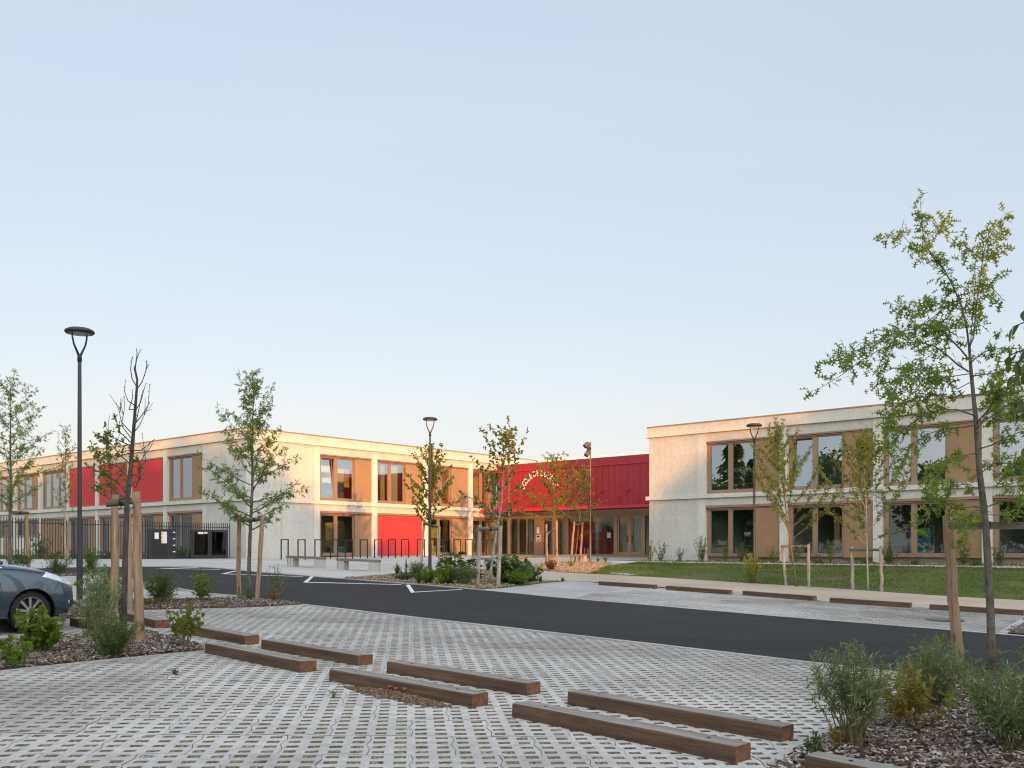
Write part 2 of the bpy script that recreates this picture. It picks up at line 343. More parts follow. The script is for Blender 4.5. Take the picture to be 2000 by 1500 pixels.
def storey_bits(root, F, t0, t1, lo):
    zb0, zb1, zl1 = (ZLO1, ZBX1, ZBD0) if lo else (ZUP1, ZUX1, ZCO0)
    l = MB(); F.box(l, t0, t1, -.35, -.03, zb1, zl1); l.build('lintel', MAT['concrete'], root)
    b = MB(); F.box(b, t0, t1, -.24, -.035, zb0+.06, zb1-.003, 0); F.box(b, t0+.02, t1-.02, -.2, -.09, zb0+.025, zb0+.06, 1); F.box(b, t0, t1, -.24, -.06, zb0, zb0+.025, 0)
    b.build('blind_box', [MAT['brown'], MAT['red_dark']], root)
def bands(root, F, t0, t1, pe=0, coping=True):
    for nm, z0, z1, o in (('floor_band', ZBD0, ZBD1, .11), ('cornice', ZCO0, ZCO1, .13)):
        mb = MB(); t = t0; n = max(1, round((t1-t0)/4.35)); w = (t1-t0)/n
        for i in range(n): F.box(mb, t0+w*i+(.004 if i else 0), t0+w*(i+1)-(.004 if i < n-1 else 0), -.35, o, z0, z1)
        mb.build(nm, MAT['precast'], root)
    p = MB(); n = max(1, round((t1-t0)/2.9)); w = (t1-t0)/n
    for i in range(n): F.box(p, t0+w*i+.003, t0+w*(i+1)-.003, -.30, -.05, ZCO1, ZPA)
    F.box(p, t0, t1, -.05, .10, ZCO1, ZCO1+.012, 1)
    p.build('parapet', [MAT['concrete'], MAT['lens']], root)
    c = MB(); F.box(c, t0, t1, -.34, -.015, ZPA, ZTOP); c.build('coping', MAT['brown'], root)
def pillar(root, F, t0, t1):
    mb = MB(); F.box(mb, t0, t1, -.36, 0, ZB, ZBD0-.003); F.box(mb, t0, t1, -.36, 0, ZBD1+.003, ZCO0-.003); mb.build('pillar', MAT['precast'], root)
def blank(root, F, t0, t1, grooves=(), holes=True, name='wall'):
    mb = MB(); ed = [t0]+list(grooves)+[t1]
    for z0, z1 in ((ZB, ZBD0-.003), (ZBD1+.003, ZCO0-.003)):
        for a, b in zip(ed, ed[1:]): F.box(mb, a+.007, b-.007, -.3, -.015, z0, z1)
        F.box(mb, t0, t1, -.36, -.03, z0, z1)
        if holes:
            for zz in (.5, 1.55) if z0 < 0 else (3.5, 5.0):
                for k in (.25, .5, .75):
                    c = F.pt(lerp(t0, t1, k), -.012, zz); mb.tube([c-F.n*.01, c+F.n*.002], .023, 8, 1)
    mb.build(name, [MAT['concrete_wall'], MAT['tie_hole']], root)
MAT['tie_hole'] = M_plain('tie hole', (.13, .12, .10), .9)
MAT['concrete_wall'] = M_concrete('panel concrete', (.555, .55, .50), (.475, .47, .425), (.37, .365, .33))
MAT['red_dark'] = M_plain('folded red blind', (.20, .012, .018), .7)
P3 = [(.045, .30), (.345, .655)]
def bay(root, F, t0, t1, lo, up):
    for k, (z0, z1, kind) in enumerate(((ZLO0, ZLO1, lo), (ZUP0, ZUP1, up))):
        storey_bits(root, F, t0, t1, k == 0)
        gl = 'glass_low' if k == 0 else 'glass'
        zb = ZFL if k == 0 else ZBD1
        if kind[0] == 'win':
            tm = lerp(t0, t1, kind[1] if len(kind) > 1 else .675)
            window(root, F, t0, tm, z0, z1, [(.07, .45), (.52, .975)], glass=gl, tilt=kind[2] if len(kind) > 2 else None)
            p = MB(); F.box(p, tm+.015, t1, -.26, -.10, zb+.002, z1); p.build('shutter_panel', MAT['panel'], root)
        elif kind[0] == 'wide':
            window(root, F, t0, t1, z0, z1, [(.04, .32), (.37, .64), (.68, .97)], glass=gl)
        elif kind[0] == 'red':
            p = MB(); F.box(p, t0+.03, t1-.03, -.16, -.085, zb+.06, z1, 0); F.box(p, t0+.03, t1-.03, -.17, -.075, zb+.02, zb+.06, 1)
            p.build('sun_blind', [MAT['red_blind'], MAT['brown']], root)
            w = MB(); F.box(w, t0, t1, -.3, -.19, zb+.002, z1); w.build('window', MAT['brown'], root)
        elif kind[0] == 'solid':
            p = MB(); F.box(p, t0, t1, -.26, -.10, zb+.002, z1); p.build('shutter_panel', MAT['panel'], root)
        elif kind[0] == 'low':
            p = MB(); F.box(p, t0, t1, -.26, -.08, ZB, 1.0); p.build('wall', MAT['precast'], root)
            window(root, F, t0, t1, 1.12, z1, [(.04, .32), (.37, .64), (.68, .97)], glass=gl)
# --- left wing
LW = thing('school_building', 'two-storey concrete school wing on the left with red blinds and brown panels', 'building', PL+Z3*ZFL)
core = MB()                                  # the mass behind the rooms, and the roof
def slab(mb, a0, a1, b0, b1, z0, z1, m=0):   # box in school axes (u, v from the left corner)
    mb.box(PL+UX*a0+VX*b0+Z3*z0, UX*(a1-a0), VX*(b1-b0), Z3*(z1-z0), m)
slab(core, -44, -.31, .31, 24.9, 6.10, 6.34, 1)
slab(core, -44, -6.3, 5.2, 24.9, ZB, 6.09); slab(core, -6.3, -.31, 20.6, 24.9, ZB, 6.09)
core.build('roof', [MAT['room'], MAT['concrete_grey']], LW)
A_P = [FA.t(p) for p in (397.5, 405, 319, 327, 250.5, 258.7, 184.5, 194, 127, 136, 75, 84)]
ap = [(A_P[i], A_P[i+1]) for i in range(0, 12, 2)]
ap = [(-(4.05+4.26*i)-.21, -(4.05+4.26*i)+.21) for i in range(9)]
for a, b in ap: pillar(LW, FA, a, b)
blank(LW, FA, ap[0][1], -.02, holes=True, grooves=(-2.1,))
akinds = [(('win',), ('win',)), (('win',), ('red',)), (('win',), ('red',)), (('win',), ('red',)), (('solid',), ('wide',)), (('low',), ('win',)), (('low',), ('win',)), (('low',), ('win',))]
for i, (lo, up) in enumerate(akinds): bay(LW, FA, ap[i+1][1], ap[i][0], lo, up)
bands(LW, FA, -44, .13)
rooms(LW, FA, -40, -6.3, -5.2, ZFL, 2.6, [a-.2 for a, b in ap[2::2]], ('room', 'room_floor', 'room'))
rooms(LW, FA, -40, -6.3, -5.2, 2.85, 5.9, [a-.2 for a, b in ap[2::2]], ('room', 'room_floor', 'room'))
bp = [(4.50, 4.95), (8.88, 9.30), (13.17, 13.60), (17.42, 17.83)]
for a, b in bp: pillar(LW, FB, a, b)
blank(LW, FB, .02, bp[0][0], grooves=(2.3,))
bk = [(('win',), ('win', .675, 0)), (('red',), ('win', .62)), (('win', .6), ('win', .58)), (('wide',), ('wide',))]
be = [a for a, b in bp]+[20.7]
for i, (lo, up) in enumerate(bk): bay(LW, FB, bp[i][1], be[i+1], lo, up)
bands(LW, FB, -.0, 20.7)
# the wing's roofline carries on behind the red hall
ext = MB(); FB.box(ext, 20.7, 26, -.30, -.05, 5.5, ZPA); FB.box(ext, 20.7, 26, -.34, -.015, ZPA, ZTOP, 1); ext.build('parapet', [MAT['concrete'], MAT['brown']], LW)
rooms(LW, FB, .5, 20.7, -6.0, ZFL, 2.6, [4.7, 9.1, 17.6], ('room', 'room_floor', 'room'))
rooms(LW, FB, .5, 20.7, -6.0, 2.85, 5.9, [4.7, 9.1, 13.4, 17.6], ('room', 'room_floor', 'room_sunlit'))
# --- right wing
RW = thing('school_building', 'two-storey concrete school wing on the right above the lawn with brown fabric panels', 'building', PR+Z3*ZFL)
core = MB()
def slabr(mb, a0, a1, b0, b1, z0, z1, m=0): mb.box(PR+UX*a0+VX*b0+Z3*z0, UX*(a1-a0), VX*(b1-b0), Z3*(z1-z0), m)
slabr(core, .02, 32, .31, 14, 6.10, 6.34, 1); slabr(core, .02, 32, 6.3, 14, ZB, 6.09); slabr(core, .02, .3, .36, 6.3, ZB, 6.09)
core.build('roof', [MAT['concrete'], MAT['concrete_grey']], RW)
rp = [(3.0, 3.42), (7.46, 7.86), (11.98, 12.40), (16.58, 16.98), (21.2, 21.6), (25.8, 26.2)]
for a, b in rp: pillar(RW, FR, a, b)
blank(RW, FR, .02, rp[0][0], grooves=(1.0, 2.86))
rk = [(('win',), ('win',)), (('win', .66), ('win', .66, 0)), (('win', .66), ('win', .66)), (('win',), ('win',)), (('win',), ('win',)), (('win',), ('win',))]
re_ = [a for a, b in rp]+[30.4]
for i, (lo, up) in enumerate(rk): bay(RW, FR, rp[i][1], re_[i+1], lo, up)
blank(RW, FR, 30.4, 32)
bands(RW, FR, -.13, 32.0)
rooms(RW, FR, .4, 31.5, -6.2, ZFL, 2.6, [3.2, 7.66, 16.8, 21.4], ('room', 'room_floor', 'room'))
rooms(RW, FR, .4, 31.5, -6.2, 2.85, 5.9, [3.2, 12.2, 21.4], ('room', 'room_floor', 'room'))
# --- red entrance hall
EH = thing('entrance_hall', 'low red metal-clad entrance hall with canopy between the two concrete wings', 'building', PRED+Z3*ZFL)
HE = 17.5
h = MB()
FH.box(h, 0, HE, -.3, 0, 2.95, 5.46, 0)
FH.box(h, 0, HE, -.3, .05, 5.50, 5.97, 0)
FH.box(h, 0, HE, -.3, .09, 5.46, 5.50, 1)
t = .45
while t < HE:
    FH.box(h, t-.009, t+.009, 0, .016, 2.95, 5.46, 0); t += .47
t = .9
while t < HE:
    FH.box(h, t-.007, t+.007, .05, .062, 5.50, 5.97, 0); t += 1.41
h.build('wall', [MAT['red_metal'], MAT['red_edge']], EH)
h = MB(); FH.box(h, -.3, HE+3, -3.5, -1.2, 5.98, 6.24); FH.box(h, 0, HE, -1.2, .06, 5.97, 6.0)
t = 1.0
while t < HE: FH.box(h, t, t+.12, -1.25, -1.18, 6.24, 6.30); t += 1.6
FH.box(h, 0, HE, -9, -3.5, 5.6, 6.1)
h.build('roof', MAT['white_roof'], EH)
h = MB()                                      # canopy: corrugated deck between red edge beams
c0, c1, cd = -.1, HE, 1.9
FH.box(h, c0, c1, cd-.06, cd, 2.63, 2.80, 0)
FH.box(h, c0, c0+.06, .02, cd-.06, 2.63, 2.80, 0)
FH.box(h, c0+.06, c1, .0, cd-.06, 2.64, 2.66, 1)
t = c0+.1
while t < c1-.15:
    FH.box(h, t, t+.11, .02, cd-.0, 2.802, 2.86, 0); t += .22
h.build('canopy', [MAT['red_edge'], MAT['bronze_dark']], EH)
for i in range(9):
    h = MB(); tt = 1.1+i*1.95
    h.tube([FH.pt(tt, .02, 3.85), FH.pt(tt, 1.75, 2.87)], .022, 6); FH.box(h, tt-.12, tt+.12, .0, .05, 3.76, 3.94); h.build('canopy_stay', MAT['red_metal'], EH)
h = MB(); hx = lambda p: FH.t(p, -.3)
GL = -.3
FH.box(h, -.3, HE, GL-.1, GL+.06, 2.22, 2.95, 0); FH.box(h, -.3, HE, GL-.1, GL+.08, ZFL-.4, ZFL+.10, 0)
posts = [(972, 981), (991.5, 999), (1012, 1015), (1028.8, 1031.5), (1045, 1063), (1080, 1090.5), (1105.6, 1111.5), (1153, 1156), (1200, 1206.5), (1228.8, 1233.6), (1256, 1261)]
for a, b in posts: FH.box(h, hx(a), hx(b), GL-.1, GL+.08, ZFL+.10, 2.22, 0)
h.build('glazing_frame', MAT['brown'], EH)
for (a, b), (c, d) in zip(posts, posts[1:]):
    if a in (1200, 1206.5): continue
    g = MB(); FH.quad(g, hx(b), hx(c), GL, ZFL+.1, 2.22); 
    nm = 'pane'
    if a in (1206.5,): continue
    g.build(nm, MAT['glass_low'], EH)
for a, b in ((1206.5, 1228.8), (1233.6, 1256)):
    d = MB(); p, q = hx(a)+.01, hx(b)-.01
    for (x0, x1, y0, y1) in ((p, p+.1, ZFL+.1, 2.2), (q-.1, q, ZFL+.1, 2.2), (p+.1, q-.1, 2.1, 2.2), (p+.1, q-.1, ZFL+.1, ZFL+.24)): FH.box(d, x0, x1, GL-.05, GL+.05, y0, y1)
    dd = d.build('door', MAT['brown'], EH)
    g = MB(); FH.quad(g, p+.1, q-.1, GL, ZFL+.24, 2.1); g.build('pane', MAT['glass_low'], dd)
    g = MB(); x = q-.06 if a < 1210 else p+.06; FH.box(g, x-.03, x+.03, GL+.05, GL+.12, .55, 1.0); g.build('handle', MAT['bronze_dark'], dd)
g = MB(); FH.box(g, hx(1049), hx(1057.5), GL+.08, GL+.12, .65, 1.12, 0); FH.box(g, hx(1051), hx(1056), GL+.12, GL+.13, .95, 1.05, 1); FH.box(g, hx(1052), hx(1055), GL+.12, GL+.13, .72, .78, 1); g.build('intercom', [MAT['lens'], MAT['black']], EH)
g = MB(); FH.box(g, hx(1049.8), hx(1054.6), GL+.08, GL+.10, 1.22, 1.62); g.build('notice', MAT['paper'], EH)
# painted hall walls seen through the glass: plain bands and rounded patches of colour
MAT['mural_green'] = M_plain('green wall paint', (.02, .22, .10), .7); MAT['mural_yellow'] = M_plain('yellow wall paint', (.55, .42, .02), .7)
MAT['mural_red'] = M_plain('red wall paint', (.42, .03, .03), .7); MAT['mural_teal'] = M_plain('teal wall paint', (.02, .26, .26), .7); MAT['mural_purple'] = M_plain('purple wall paint', (.20, .03, .10), .7)
h = MB()
FH.box(h, -.2, HE, -8, GL-.1, ZFL-.3, ZFL, 1); FH.box(h, -.2, HE, -8, GL-.1, 2.7, 2.85, 0); FH.box(h, -.2, HE, -4.15, -4.0, ZFL, 2.7, 0)
for w in (3.4,): FH.box(h, w, w+.1, -4, -1.2, ZFL, 2.7, 0)
h.build('interior', [MAT['room'], MAT['room_floor']], EH)
h = MB()
def blob(t, z, a, b, m, o): h.poly([FH.pt(t+a*math.cos(i*math.pi/12), o, max(ZFL+.02, z+b*math.sin(i*math.pi/12))) for i in range(24)], m)
hb = lambda p: FH.t(p, -4)
blob(hb(1000)+.1, .1, 1.9, 2.0, 1, -3.99); blob(hb(998), .0, 1.5, 1.6, 0, -3.98)
FH.quad(h, hb(1085), hb(1160), -3.99, ZFL, 2.1, 2); blob(hb(1165), .1, 2.2, 1.5, 1, -3.985); blob(hb(1165), .0, 1.9, 1.3, 4, -3.98); blob(hb(1182), .6, .95, 1.2, 3, -3.97); blob(hb(1182), .6, .8, 1.0, 2, -3.965)
h.build('wall_painting', [MAT['mural_green'], MAT['mural_yellow'], MAT['mural_red'], MAT['mural_teal'], MAT['mural_purple']], EH)
# lettering on an arch
def lettering():
    txt = "ÉCOLE DE L'OVALIE"; me_all = MB(); R = 1.42
    c_t, c_z = FH.t(1053), 5.20-1.55
    a0, a1 = rad(158), rad(22)
    n = len(txt)
    wid = [.45 if ch in " '" else (.6 if ch == 'I' else 1.0) for ch in txt]
    tot = sum(wid); acc = 0
    for ch, w in zip(txt, wid):
        f = (acc+w/2)/tot; acc += w
        if ch == ' ': continue
        a = lerp(a0, a1, f)
        cu = bpy.data.curves.new('letter', 'FONT'); cu.body = ch; cu.size = .56; cu.align_x = 'CENTER'; cu.extrude = .012; cu.offset = .012; cu.resolution_u = 3
        ob = bpy.data.objects.new('letter', cu); COL.objects.link(ob)
        bpy.context.view_layer.update()
        me = ob.evaluated_get(bpy.context.evaluated_depsgraph_get()).to_mesh()
        base = len(me_all.v)
        th = a-math.pi/2
        for v in me.vertices:
            x, y = v.co.x*.64, v.co.y
            px_ = c_t+R*math.cos(a)+x*math.cos(th)-y*math.sin(th); pz = c_z+R*math.sin(a)+x*math.sin(th)+y*math.cos(th)
            me_all.v.append(tuple(FH.pt(px_, .02+v.co.z, pz)))
        for p in me.polygons: me_all.face([base+i for i in p.vertices])
        ob.to_mesh_clear(); bpy.data.objects.remove(ob); bpy.data.curves.remove(cu)
    me_all.build('lettering', MAT['white_roof'], EH)
lettering()
# ------------------------------------------------------------------ things in and on the windows
def sheet(name, label, cat, F, t0, t1, o, z0, z1, mat, group=None, skew=0):
    mb = MB(); F.box(mb, t0, t1, o, o+.006, z0, z1); o_ = mb.build(name, MAT[mat]); tag(o_, label, cat, group); return o_
MAT['pink'] = M_plain('pink card', (.75, .06, .22), .8); MAT['yellow'] = M_plain('yellow card', (.70, .42, .05), .8); MAT['cream'] = M_plain('cream card', (.62, .56, .36), .8)
MAT['teal'] = M_plain('teal plastic', (.03, .30, .26), .5); MAT['mint'] = M_plain('mint cabinet lacquer', (.50, .62, .54), .5); MAT['green'] = M_plain('green plastic', (.03, .36, .14), .5); MAT['blue'] = M_plain('blue plastic', (.02, .22, .36), .5)
MAT['wood_light'] = M_timber('light wood', (.42, .26, .12), (.50, .32, .16), (.56, .38, .20), 2); MAT['orange'] = M_plain('orange paint', (.62, .20, .03), .6); MAT['red_plain'] = M_plain('red paint', (.62, .02, .02), .5)
W0 = lambda f: lerp(4.95, 8.88, f)
for i, (f0, f1, z0, z1) in enumerate(((.10, .27, 4.62, 5.0), (.11, .28, 4.0, 4.3))):
    sheet('paper_sheet', ['white paper sheets taped high on the tilted upstairs pane', 'white paper sheets taped low on the tilted upstairs pane'][i], 'paper', FB, W0(f0), W0(f1), -.44+.05*i, z0, z1, 'paper')
sheet('paper_sheet', 'cream card hung in the upstairs corner window', 'paper', FB, W0(.365), W0(.50), -.27, 4.1, 4.85, 'cream')
sheet('paper_sheet', 'bright pink card hung in the upstairs corner window', 'paper', FB, W0(.505), W0(.60), -.27, 4.35, 4.9, 'pink')
sheet('paper_sheet', 'yellow card hung below the pink card upstairs', 'paper', FB, W0(.505), W0(.60), -.27, 3.8, 4.34, 'yellow')
sheet('paper_sheet', 'black card hung below the cream card upstairs', 'paper', FB, W0(.38), W0(.49), -.27, 3.5, 4.0, 'black')
mb = MB(); c = FB.pt(FB.t(748), -.26, 4.60); mb.tube([c, c+FB.n*.006], .14, 20); tag(mb.build('paper_disc', MAT['red_plain']), 'red paper disc stuck to an upstairs window', 'paper disc')
for nm, t0, t1, lab in (('curtain', lerp(9.3, 13.17, .22), lerp(9.3, 13.17, .30), 'narrow pale curtain in the upstairs window with the red disc'), ('curtain', lerp(9.3, 13.17, .44), lerp(9.3, 13.17, .58), 'wide pale curtain right of the upstairs window with the red disc'),
        ('curtain', lerp(13.6, 17.42, .30), lerp(13.6, 17.42, .50), 'white curtain in the third upstairs window bay of the sunlit wall')):
    mb = MB(); n = 14; pts = []
    for i in range(n+1): pts.append((lerp(t0, t1, i/n), -.7+.05*math.sin(i*1.9)))
    for (a, oa), (b, ob) in zip(pts, pts[1:]): mb.poly([FB.pt(a, oa, 3.0), FB.pt(b, ob, 3.0), FB.pt(b, ob, 5.5), FB.pt(a, oa, 5.5)])
    for (a, oa), (b, ob) in zip(pts, pts[1:]): mb.poly([FB.pt(b, ob-.01, 3.0), FB.pt(a, oa-.01, 3.0), FB.pt(a, oa-.01, 5.5), FB.pt(b, ob-.01, 5.5)])
    tag(mb.build(nm, MAT['curtain'], smooth=False), lab, 'curtain')
def local_root(name, label, cat, F, t, o, z, group=None):
    return thing(name, label, cat, F.pt(t, o, z), group, rz=math.atan2(F.d.y, F.d.x))
# mint cabinet and teal chest in the ground floor corner room
r = local_root('cabinet', 'mint green cabinet on thin legs in the ground floor corner room', 'cabinet', FB, W0(.12), -1.0, ZFL)
mb = MB(); mb.bx(-.3, .35, 0, .4, .45, 1.35); mb.build('body', MAT['mint'], r, local=True)
for x in (-.28, .31):
    for y in (.02, .36): mb = MB(); mb.bx(x, x+.03, y, y+.03, 0, .45); mb.build('leg', MAT['mint'], r, local=True)
r = local_root('toy_chest', 'teal toy chest behind the ground floor corner window', 'chest', FB, W0(.52), -.9, ZFL)
mb = MB(); mb.bx(-.45, .45, 0, .5, .05, .52); mb.build('body', MAT['teal'], r, local=True); mb = MB(); mb.bx(-.47, .47, -.02, .52, .525, .56); mb.build('lid', MAT['mint'], r, local=True)
# steel shelf, chairs, trolley, noticeboard wall inside the right wing
R0 = lambda f, i=0: lerp(rp[i][1], re_[i+1], f)
r = local_root('shelf_rack', 'black steel shelf rack in the right wing ground floor room', 'shelf', FR, R0(.55), -1.2, ZFL)
for x in (-.75, .72):
    for y in (0, .42): mb = MB(); mb.bx(x, x+.04, y, y+.04, 0, 1.75); mb.build('post', MAT['black'], r, local=True)
for z in (.55, 1.05, 1.55): mb = MB(); mb.bx(-.71, .72, .0, .46, z, z+.05); mb.build('shelf', MAT['black'], r, local=True)
for i, (x, z, w, hh, m) in enumerate(((-.5, 1.1, .35, .16, 'concrete_grey'), (.1, 1.1, .5, .2, 'concrete_grey'), (-.4, 1.6, .6, .25, 'anthracite'))):
    p = FR.pt(R0(.55)+x+w/2, -1.2+.2, ZFL+z); q = thing('storage_box', ['small grey box on the middle shelf of the black rack', 'larger grey box on the middle shelf of the black rack', 'dark box on the top shelf of the black rack'][i], 'box', p, 'boxes on the steel rack', rz=math.atan2(UX.y, UX.x))
    mb = MB(); mb.bx(-w/2, w/2, -.13, .13, 0, hh*.8); mb.build('body', MAT[m], q, local=True, bevel=.01); mb = MB(); mb.bx(-w/2-.01, w/2+.01, -.14, .14, hh*.8, hh); mb.build('lid', MAT[m], q, local=True)
def chair(label, F, t, o, z, mat, rz=0, group='school chairs seen through the windows'):
    r = thing('school_chair', label, 'chair', F.pt(t, o, z), group, rz=math.atan2(F.d.y, F.d.x)+rz)
    mb = MB(); mb.bx(-.2, .2, -.2, .2, .44, .46); mb.build('seat', MAT['cream'], r, local=True, bevel=.008)
    mb = MB(); mb.bx(-.2, .2, .19, .21, .62, .84); mb.build('backrest', MAT['cream'], r, local=True, bevel=.008)
    for s in (-1, 1):
        mb = MB(); mb.tube([(s*.2, -.2, 0), (s*.19, -.18, .44)], .013, 6); mb.build('leg', MAT[mat], r, local=True)
        mb = MB(); mb.tube([(s*.2, .26, 0), (s*.19, .18, .44), (s*.19, .215, .86)], .013, 6); mb.build('leg', MAT[mat], r, local=True)
    return r
chair('pale chair in the ground floor room left of the shelf rack', FR, R0(.12), -.9, ZFL, 'lens', .6)
chair('pale chair turned sideways beside the shelf rack', FR, R0(.25), -1.3, ZFL, 'wood_light', -1.2)
chair('turquoise tube chair in the second ground floor bay', FR, R0(.55, 1), -.8, ZFL, 'teal', 2.9)
chair('turquoise tube chair leaning left in the second ground floor bay', FR, R0(.43, 1), -1.1, ZFL, 'teal', 2.2)
for i in range(4): chair(['first', 'second', 'third', 'fourth'][i]+' white framed chair from the left set upside on upstairs tables', FR, R0(.16+.15*i), -1.0, 3.45, 'lens', .3*i)
r = local_root('table', 'long table carrying chairs in the upstairs room of the right wing', 'table', FR, R0(.37), -1.0, 2.86)
mb = MB(); mb.bx(-1.2, 1.2, -.35, .35, .55, .585); mb.build('table_top', MAT['cream'], r, local=True)
for x in (-1.1, 1.06):
    for y in (-.3, .26): mb = MB(); mb.bx(x, x+.04, y, y+.04, 0, .55); mb.build('leg', MAT['lens'], r, local=True)
r = local_root('trolley', 'white wire trolley with green and blue baskets in the third ground floor bay', 'trolley', FR, R0(.34, 2), -.8, ZFL)
for x in (-.45, .42): mb = MB(); mb.tube([(x, 0, 0), (x, 0, 1.45), (x+.03, .3, 1.45), (x+.03, .3, 0)], .015, 6); mb.build('frame', MAT['lens'], r, local=True)
for k, (x, z, m) in enumerate(((-.43, 1.05, 'green'), (.02, 1.05, 'green'), (-.43, .65, 'blue'), (.02, .65, 'blue'), (-.2, .25, 'teal'))):
    mb = MB(); mb.bx(x, x+.4, .02, .3, z, z+.28); mb.build('basket', MAT[m], r, local=True)
r = local_root('column', 'light wooden pillar inside the second ground floor bay', 'pillar', FR, R0(.45, 1), -1.6, ZFL)
mb = MB(); mb.bx(-.13, .13, -.13, .13, .001, 2.88); mb.build('shaft', MAT['wood_light'], r, local=True)
r = local_root('play_table', 'dark play table with coloured toys behind the third sunlit bay', 'table', FB, lerp(13.6, 17.42, .35), -1.0, ZFL)
mb = MB(); mb.bx(-.7, .7, -.3, .3, .6, .64); mb.build('table_top', MAT['cream'], r, local=True)
for x in (-.65, .6):
    for y in (-.25, .2): mb = MB(); mb.bx(x, x+.05, y, y+.05, 0, .6); mb.build('leg', MAT['black'], r, local=True)
p = FB.pt(lerp(13.6, 17.42, .42), -.95, ZFL+.64); q = thing('toy_tower', 'green and orange toy tower standing on the dark play table', 'toy', p)
for i, (m, w, z) in enumerate((('orange', .12, 0), ('green', .2, .42), ('orange', .08, .5))): mb = MB(); mb.lathe([(w, z), (w*.9, z+(.42 if i == 0 else .08))], n=12); mb.build('block', MAT[m], q, local=True)
# stickers on the hall glass
sheet('poster', 'blue poster stuck inside the hall glass beside the doors', 'poster', FH, hx(1164), hx(1175), GL-.03, 1.25, 1.55, 'blue')
sheet('poster', 'white sheet stuck inside the hall glass beside the doors', 'poster', FH, hx(1185), hx(1192.5), GL-.03, .85, 1.2, 'paper')
# ------------------------------------------------------------------ ground
R = random.Random(7)
def sheet_from(name, pts, mat, up=0, step=2.5, hf=None):
    """flat polygon (x, y) cut on a grid and laid on the terrain"""
    bm = bmesh.new(); vs = [bm.verts.new((p[0], p[1], 0)) for p in pts]; bm.faces.new(vs)
    xs = [p[0] for p in pts]; ys = [p[1] for p in pts]
    for ax, lo, hi in ((0, min(xs), max(xs)), (1, min(ys), max(ys))):
        k = math.floor(lo/step)*step+step
        while k < hi:
            co = [0, 0, 0]; no = [0, 0, 0]; co[ax] = k; no[ax] = 1
            bmesh.ops.bisect_plane(bm, geom=bm.verts[:]+bm.edges[:]+bm.faces[:], plane_co=co, plane_no=no, dist=1e-5); k += step
    bmesh.ops.triangulate(bm, faces=[f for f in bm.faces if len(f.verts) > 4])
    for v in bm.verts: v.co.z = (hf or H)(v.co.x, v.co.y)+up
    for f in bm.faces:
        f.normal_update()
        if f.normal.z < 0: f.normal_flip()
    me = bpy.data.meshes.new(name); bm.to_mesh(me); bm.free(); me.materials.append(mat)
    o = bpy.data.objects.new(name, me); COL.objects.link(o); return tag(o, kind='structure')
def GP(l): return [tuple(G(*p)[:2]) for p in l]
def inside(p, poly):
    x, y = p[0], p[1]; c = False; j = len(poly)-1
    for i in range(len(poly)):
        xi, yi = poly[i][0], poly[i][1]; xj, yj = poly[j][0], poly[j][1]
        if (yi > y) != (yj > y) and x < (xj-xi)*(y-yi)/(yj-yi)+xi: c = not c
        j = i
    return c
def strip(name, pts, w, h, mat, up=0, side=0, n=1, kind='structure'):
    """kerb-like bar following ground points"""
    mb = MB(); P = [V((p[0], p[1], 0)) for p in pts]; L = []; 
    for i, p in enumerate(P):
        d = (P[min(i+1, len(P)-1)]-P[max(0, i-1)]).normalized(); s = V((-d.y, d.x, 0))
        a, b = p+s*(w*(side-.5)), p+s*(w*(side+.5)); L.append((a, b))
    def z(q, k): return V((q.x, q.y, H(q.x, q.y)+k))
    for (a, b), (c, d) in zip(L, L[1:]):
        m = max(1, int((c-a).length/2.0))
        for i in range(m):
            a0, a1, b0, b1 = a.lerp(c, i/m), a.lerp(c, (i+1)/m), b.lerp(d, i/m), b.lerp(d, (i+1)/m)
            t = [z(q, up+h) for q in (a0, a1, b1, b0)]; bt = [z(q, up-.1) for q in (a0, a1, b1, b0)]
            rr = R.random()
            mb.poly(list(reversed(t)), 0, rr); mb.poly([t[0], t[1], bt[1], bt[0]], 0, rr); mb.poly([t[2], t[3], bt[3], bt[2]], 0, rr)
            if i == 0: mb.poly([t[3], t[0], bt[0], bt[3]], 0, rr)
            if i == m-1: mb.poly([t[1], t[2], bt[2], bt[1]], 0, rr)
    o = mb.build(name, mat); return tag(o, kind=kind)
# earth out to the horizon
mb = MB(); gx = [-900, -400, -200, -120, -80, -60]+list(range(-50, 51, 5))+[60, 80, 120, 200, 400, 900]; gy = [-900, -400, -200, -100, -70]+list(range(-60, 91, 5))+[110, 150, 200, 400, 900]
for y in gy:
    for x in gx: mb.v.append((x, y, H(x, y)-.10))
W_ = len(gx)
for j in range(len(gy)-1):
    for i in range(W_-1): mb.face((j*W_+i, j*W_+i+1, (j+1)*W_+i+1, (j+1)*W_+i))
tag(mb.build('ground', MAT['earth'], smooth=True), kind='structure')
# asphalt road
up_edge = [(-500, 1112), (-100, 1112.5), (60, 1111), (160, 1108), (280, 1107), (370, 1107.3), (430, 1110.5), (500, 1117.5), (560, 1122), (640, 1128.5), (700, 1133), (800, 1141), (880, 1147.5), (950, 1153.5), (1000, 1158.5), (1100, 1168.3), (1199, 1176.5), (1300, 1185), (1500, 1202.5), (1700, 1218.5), (1875, 1232.5), (2000, 1243), (2200, 1259), (2700, 1299), (3300, 1347)]
lo_edge = [(3300, 1493), (2700, 1424), (2250, 1372), (2000, 1343), (1800, 1319), (1597, 1295.5), (1300, 1261), (1000, 1227), (900, 1216), (760, 1200), (660, 1188.5), (590, 1180.5), (540, 1174), (462, 1163.5), (410, 1159.5), (352, 1150), (300, 1139), (250, 1130), (210, 1124), (100, 1121.5), (-100, 1122), (-500, 1123)]
road = GP(up_edge+lo_edge)
sheet_from('road', road, MAT['asphalt'], .006)
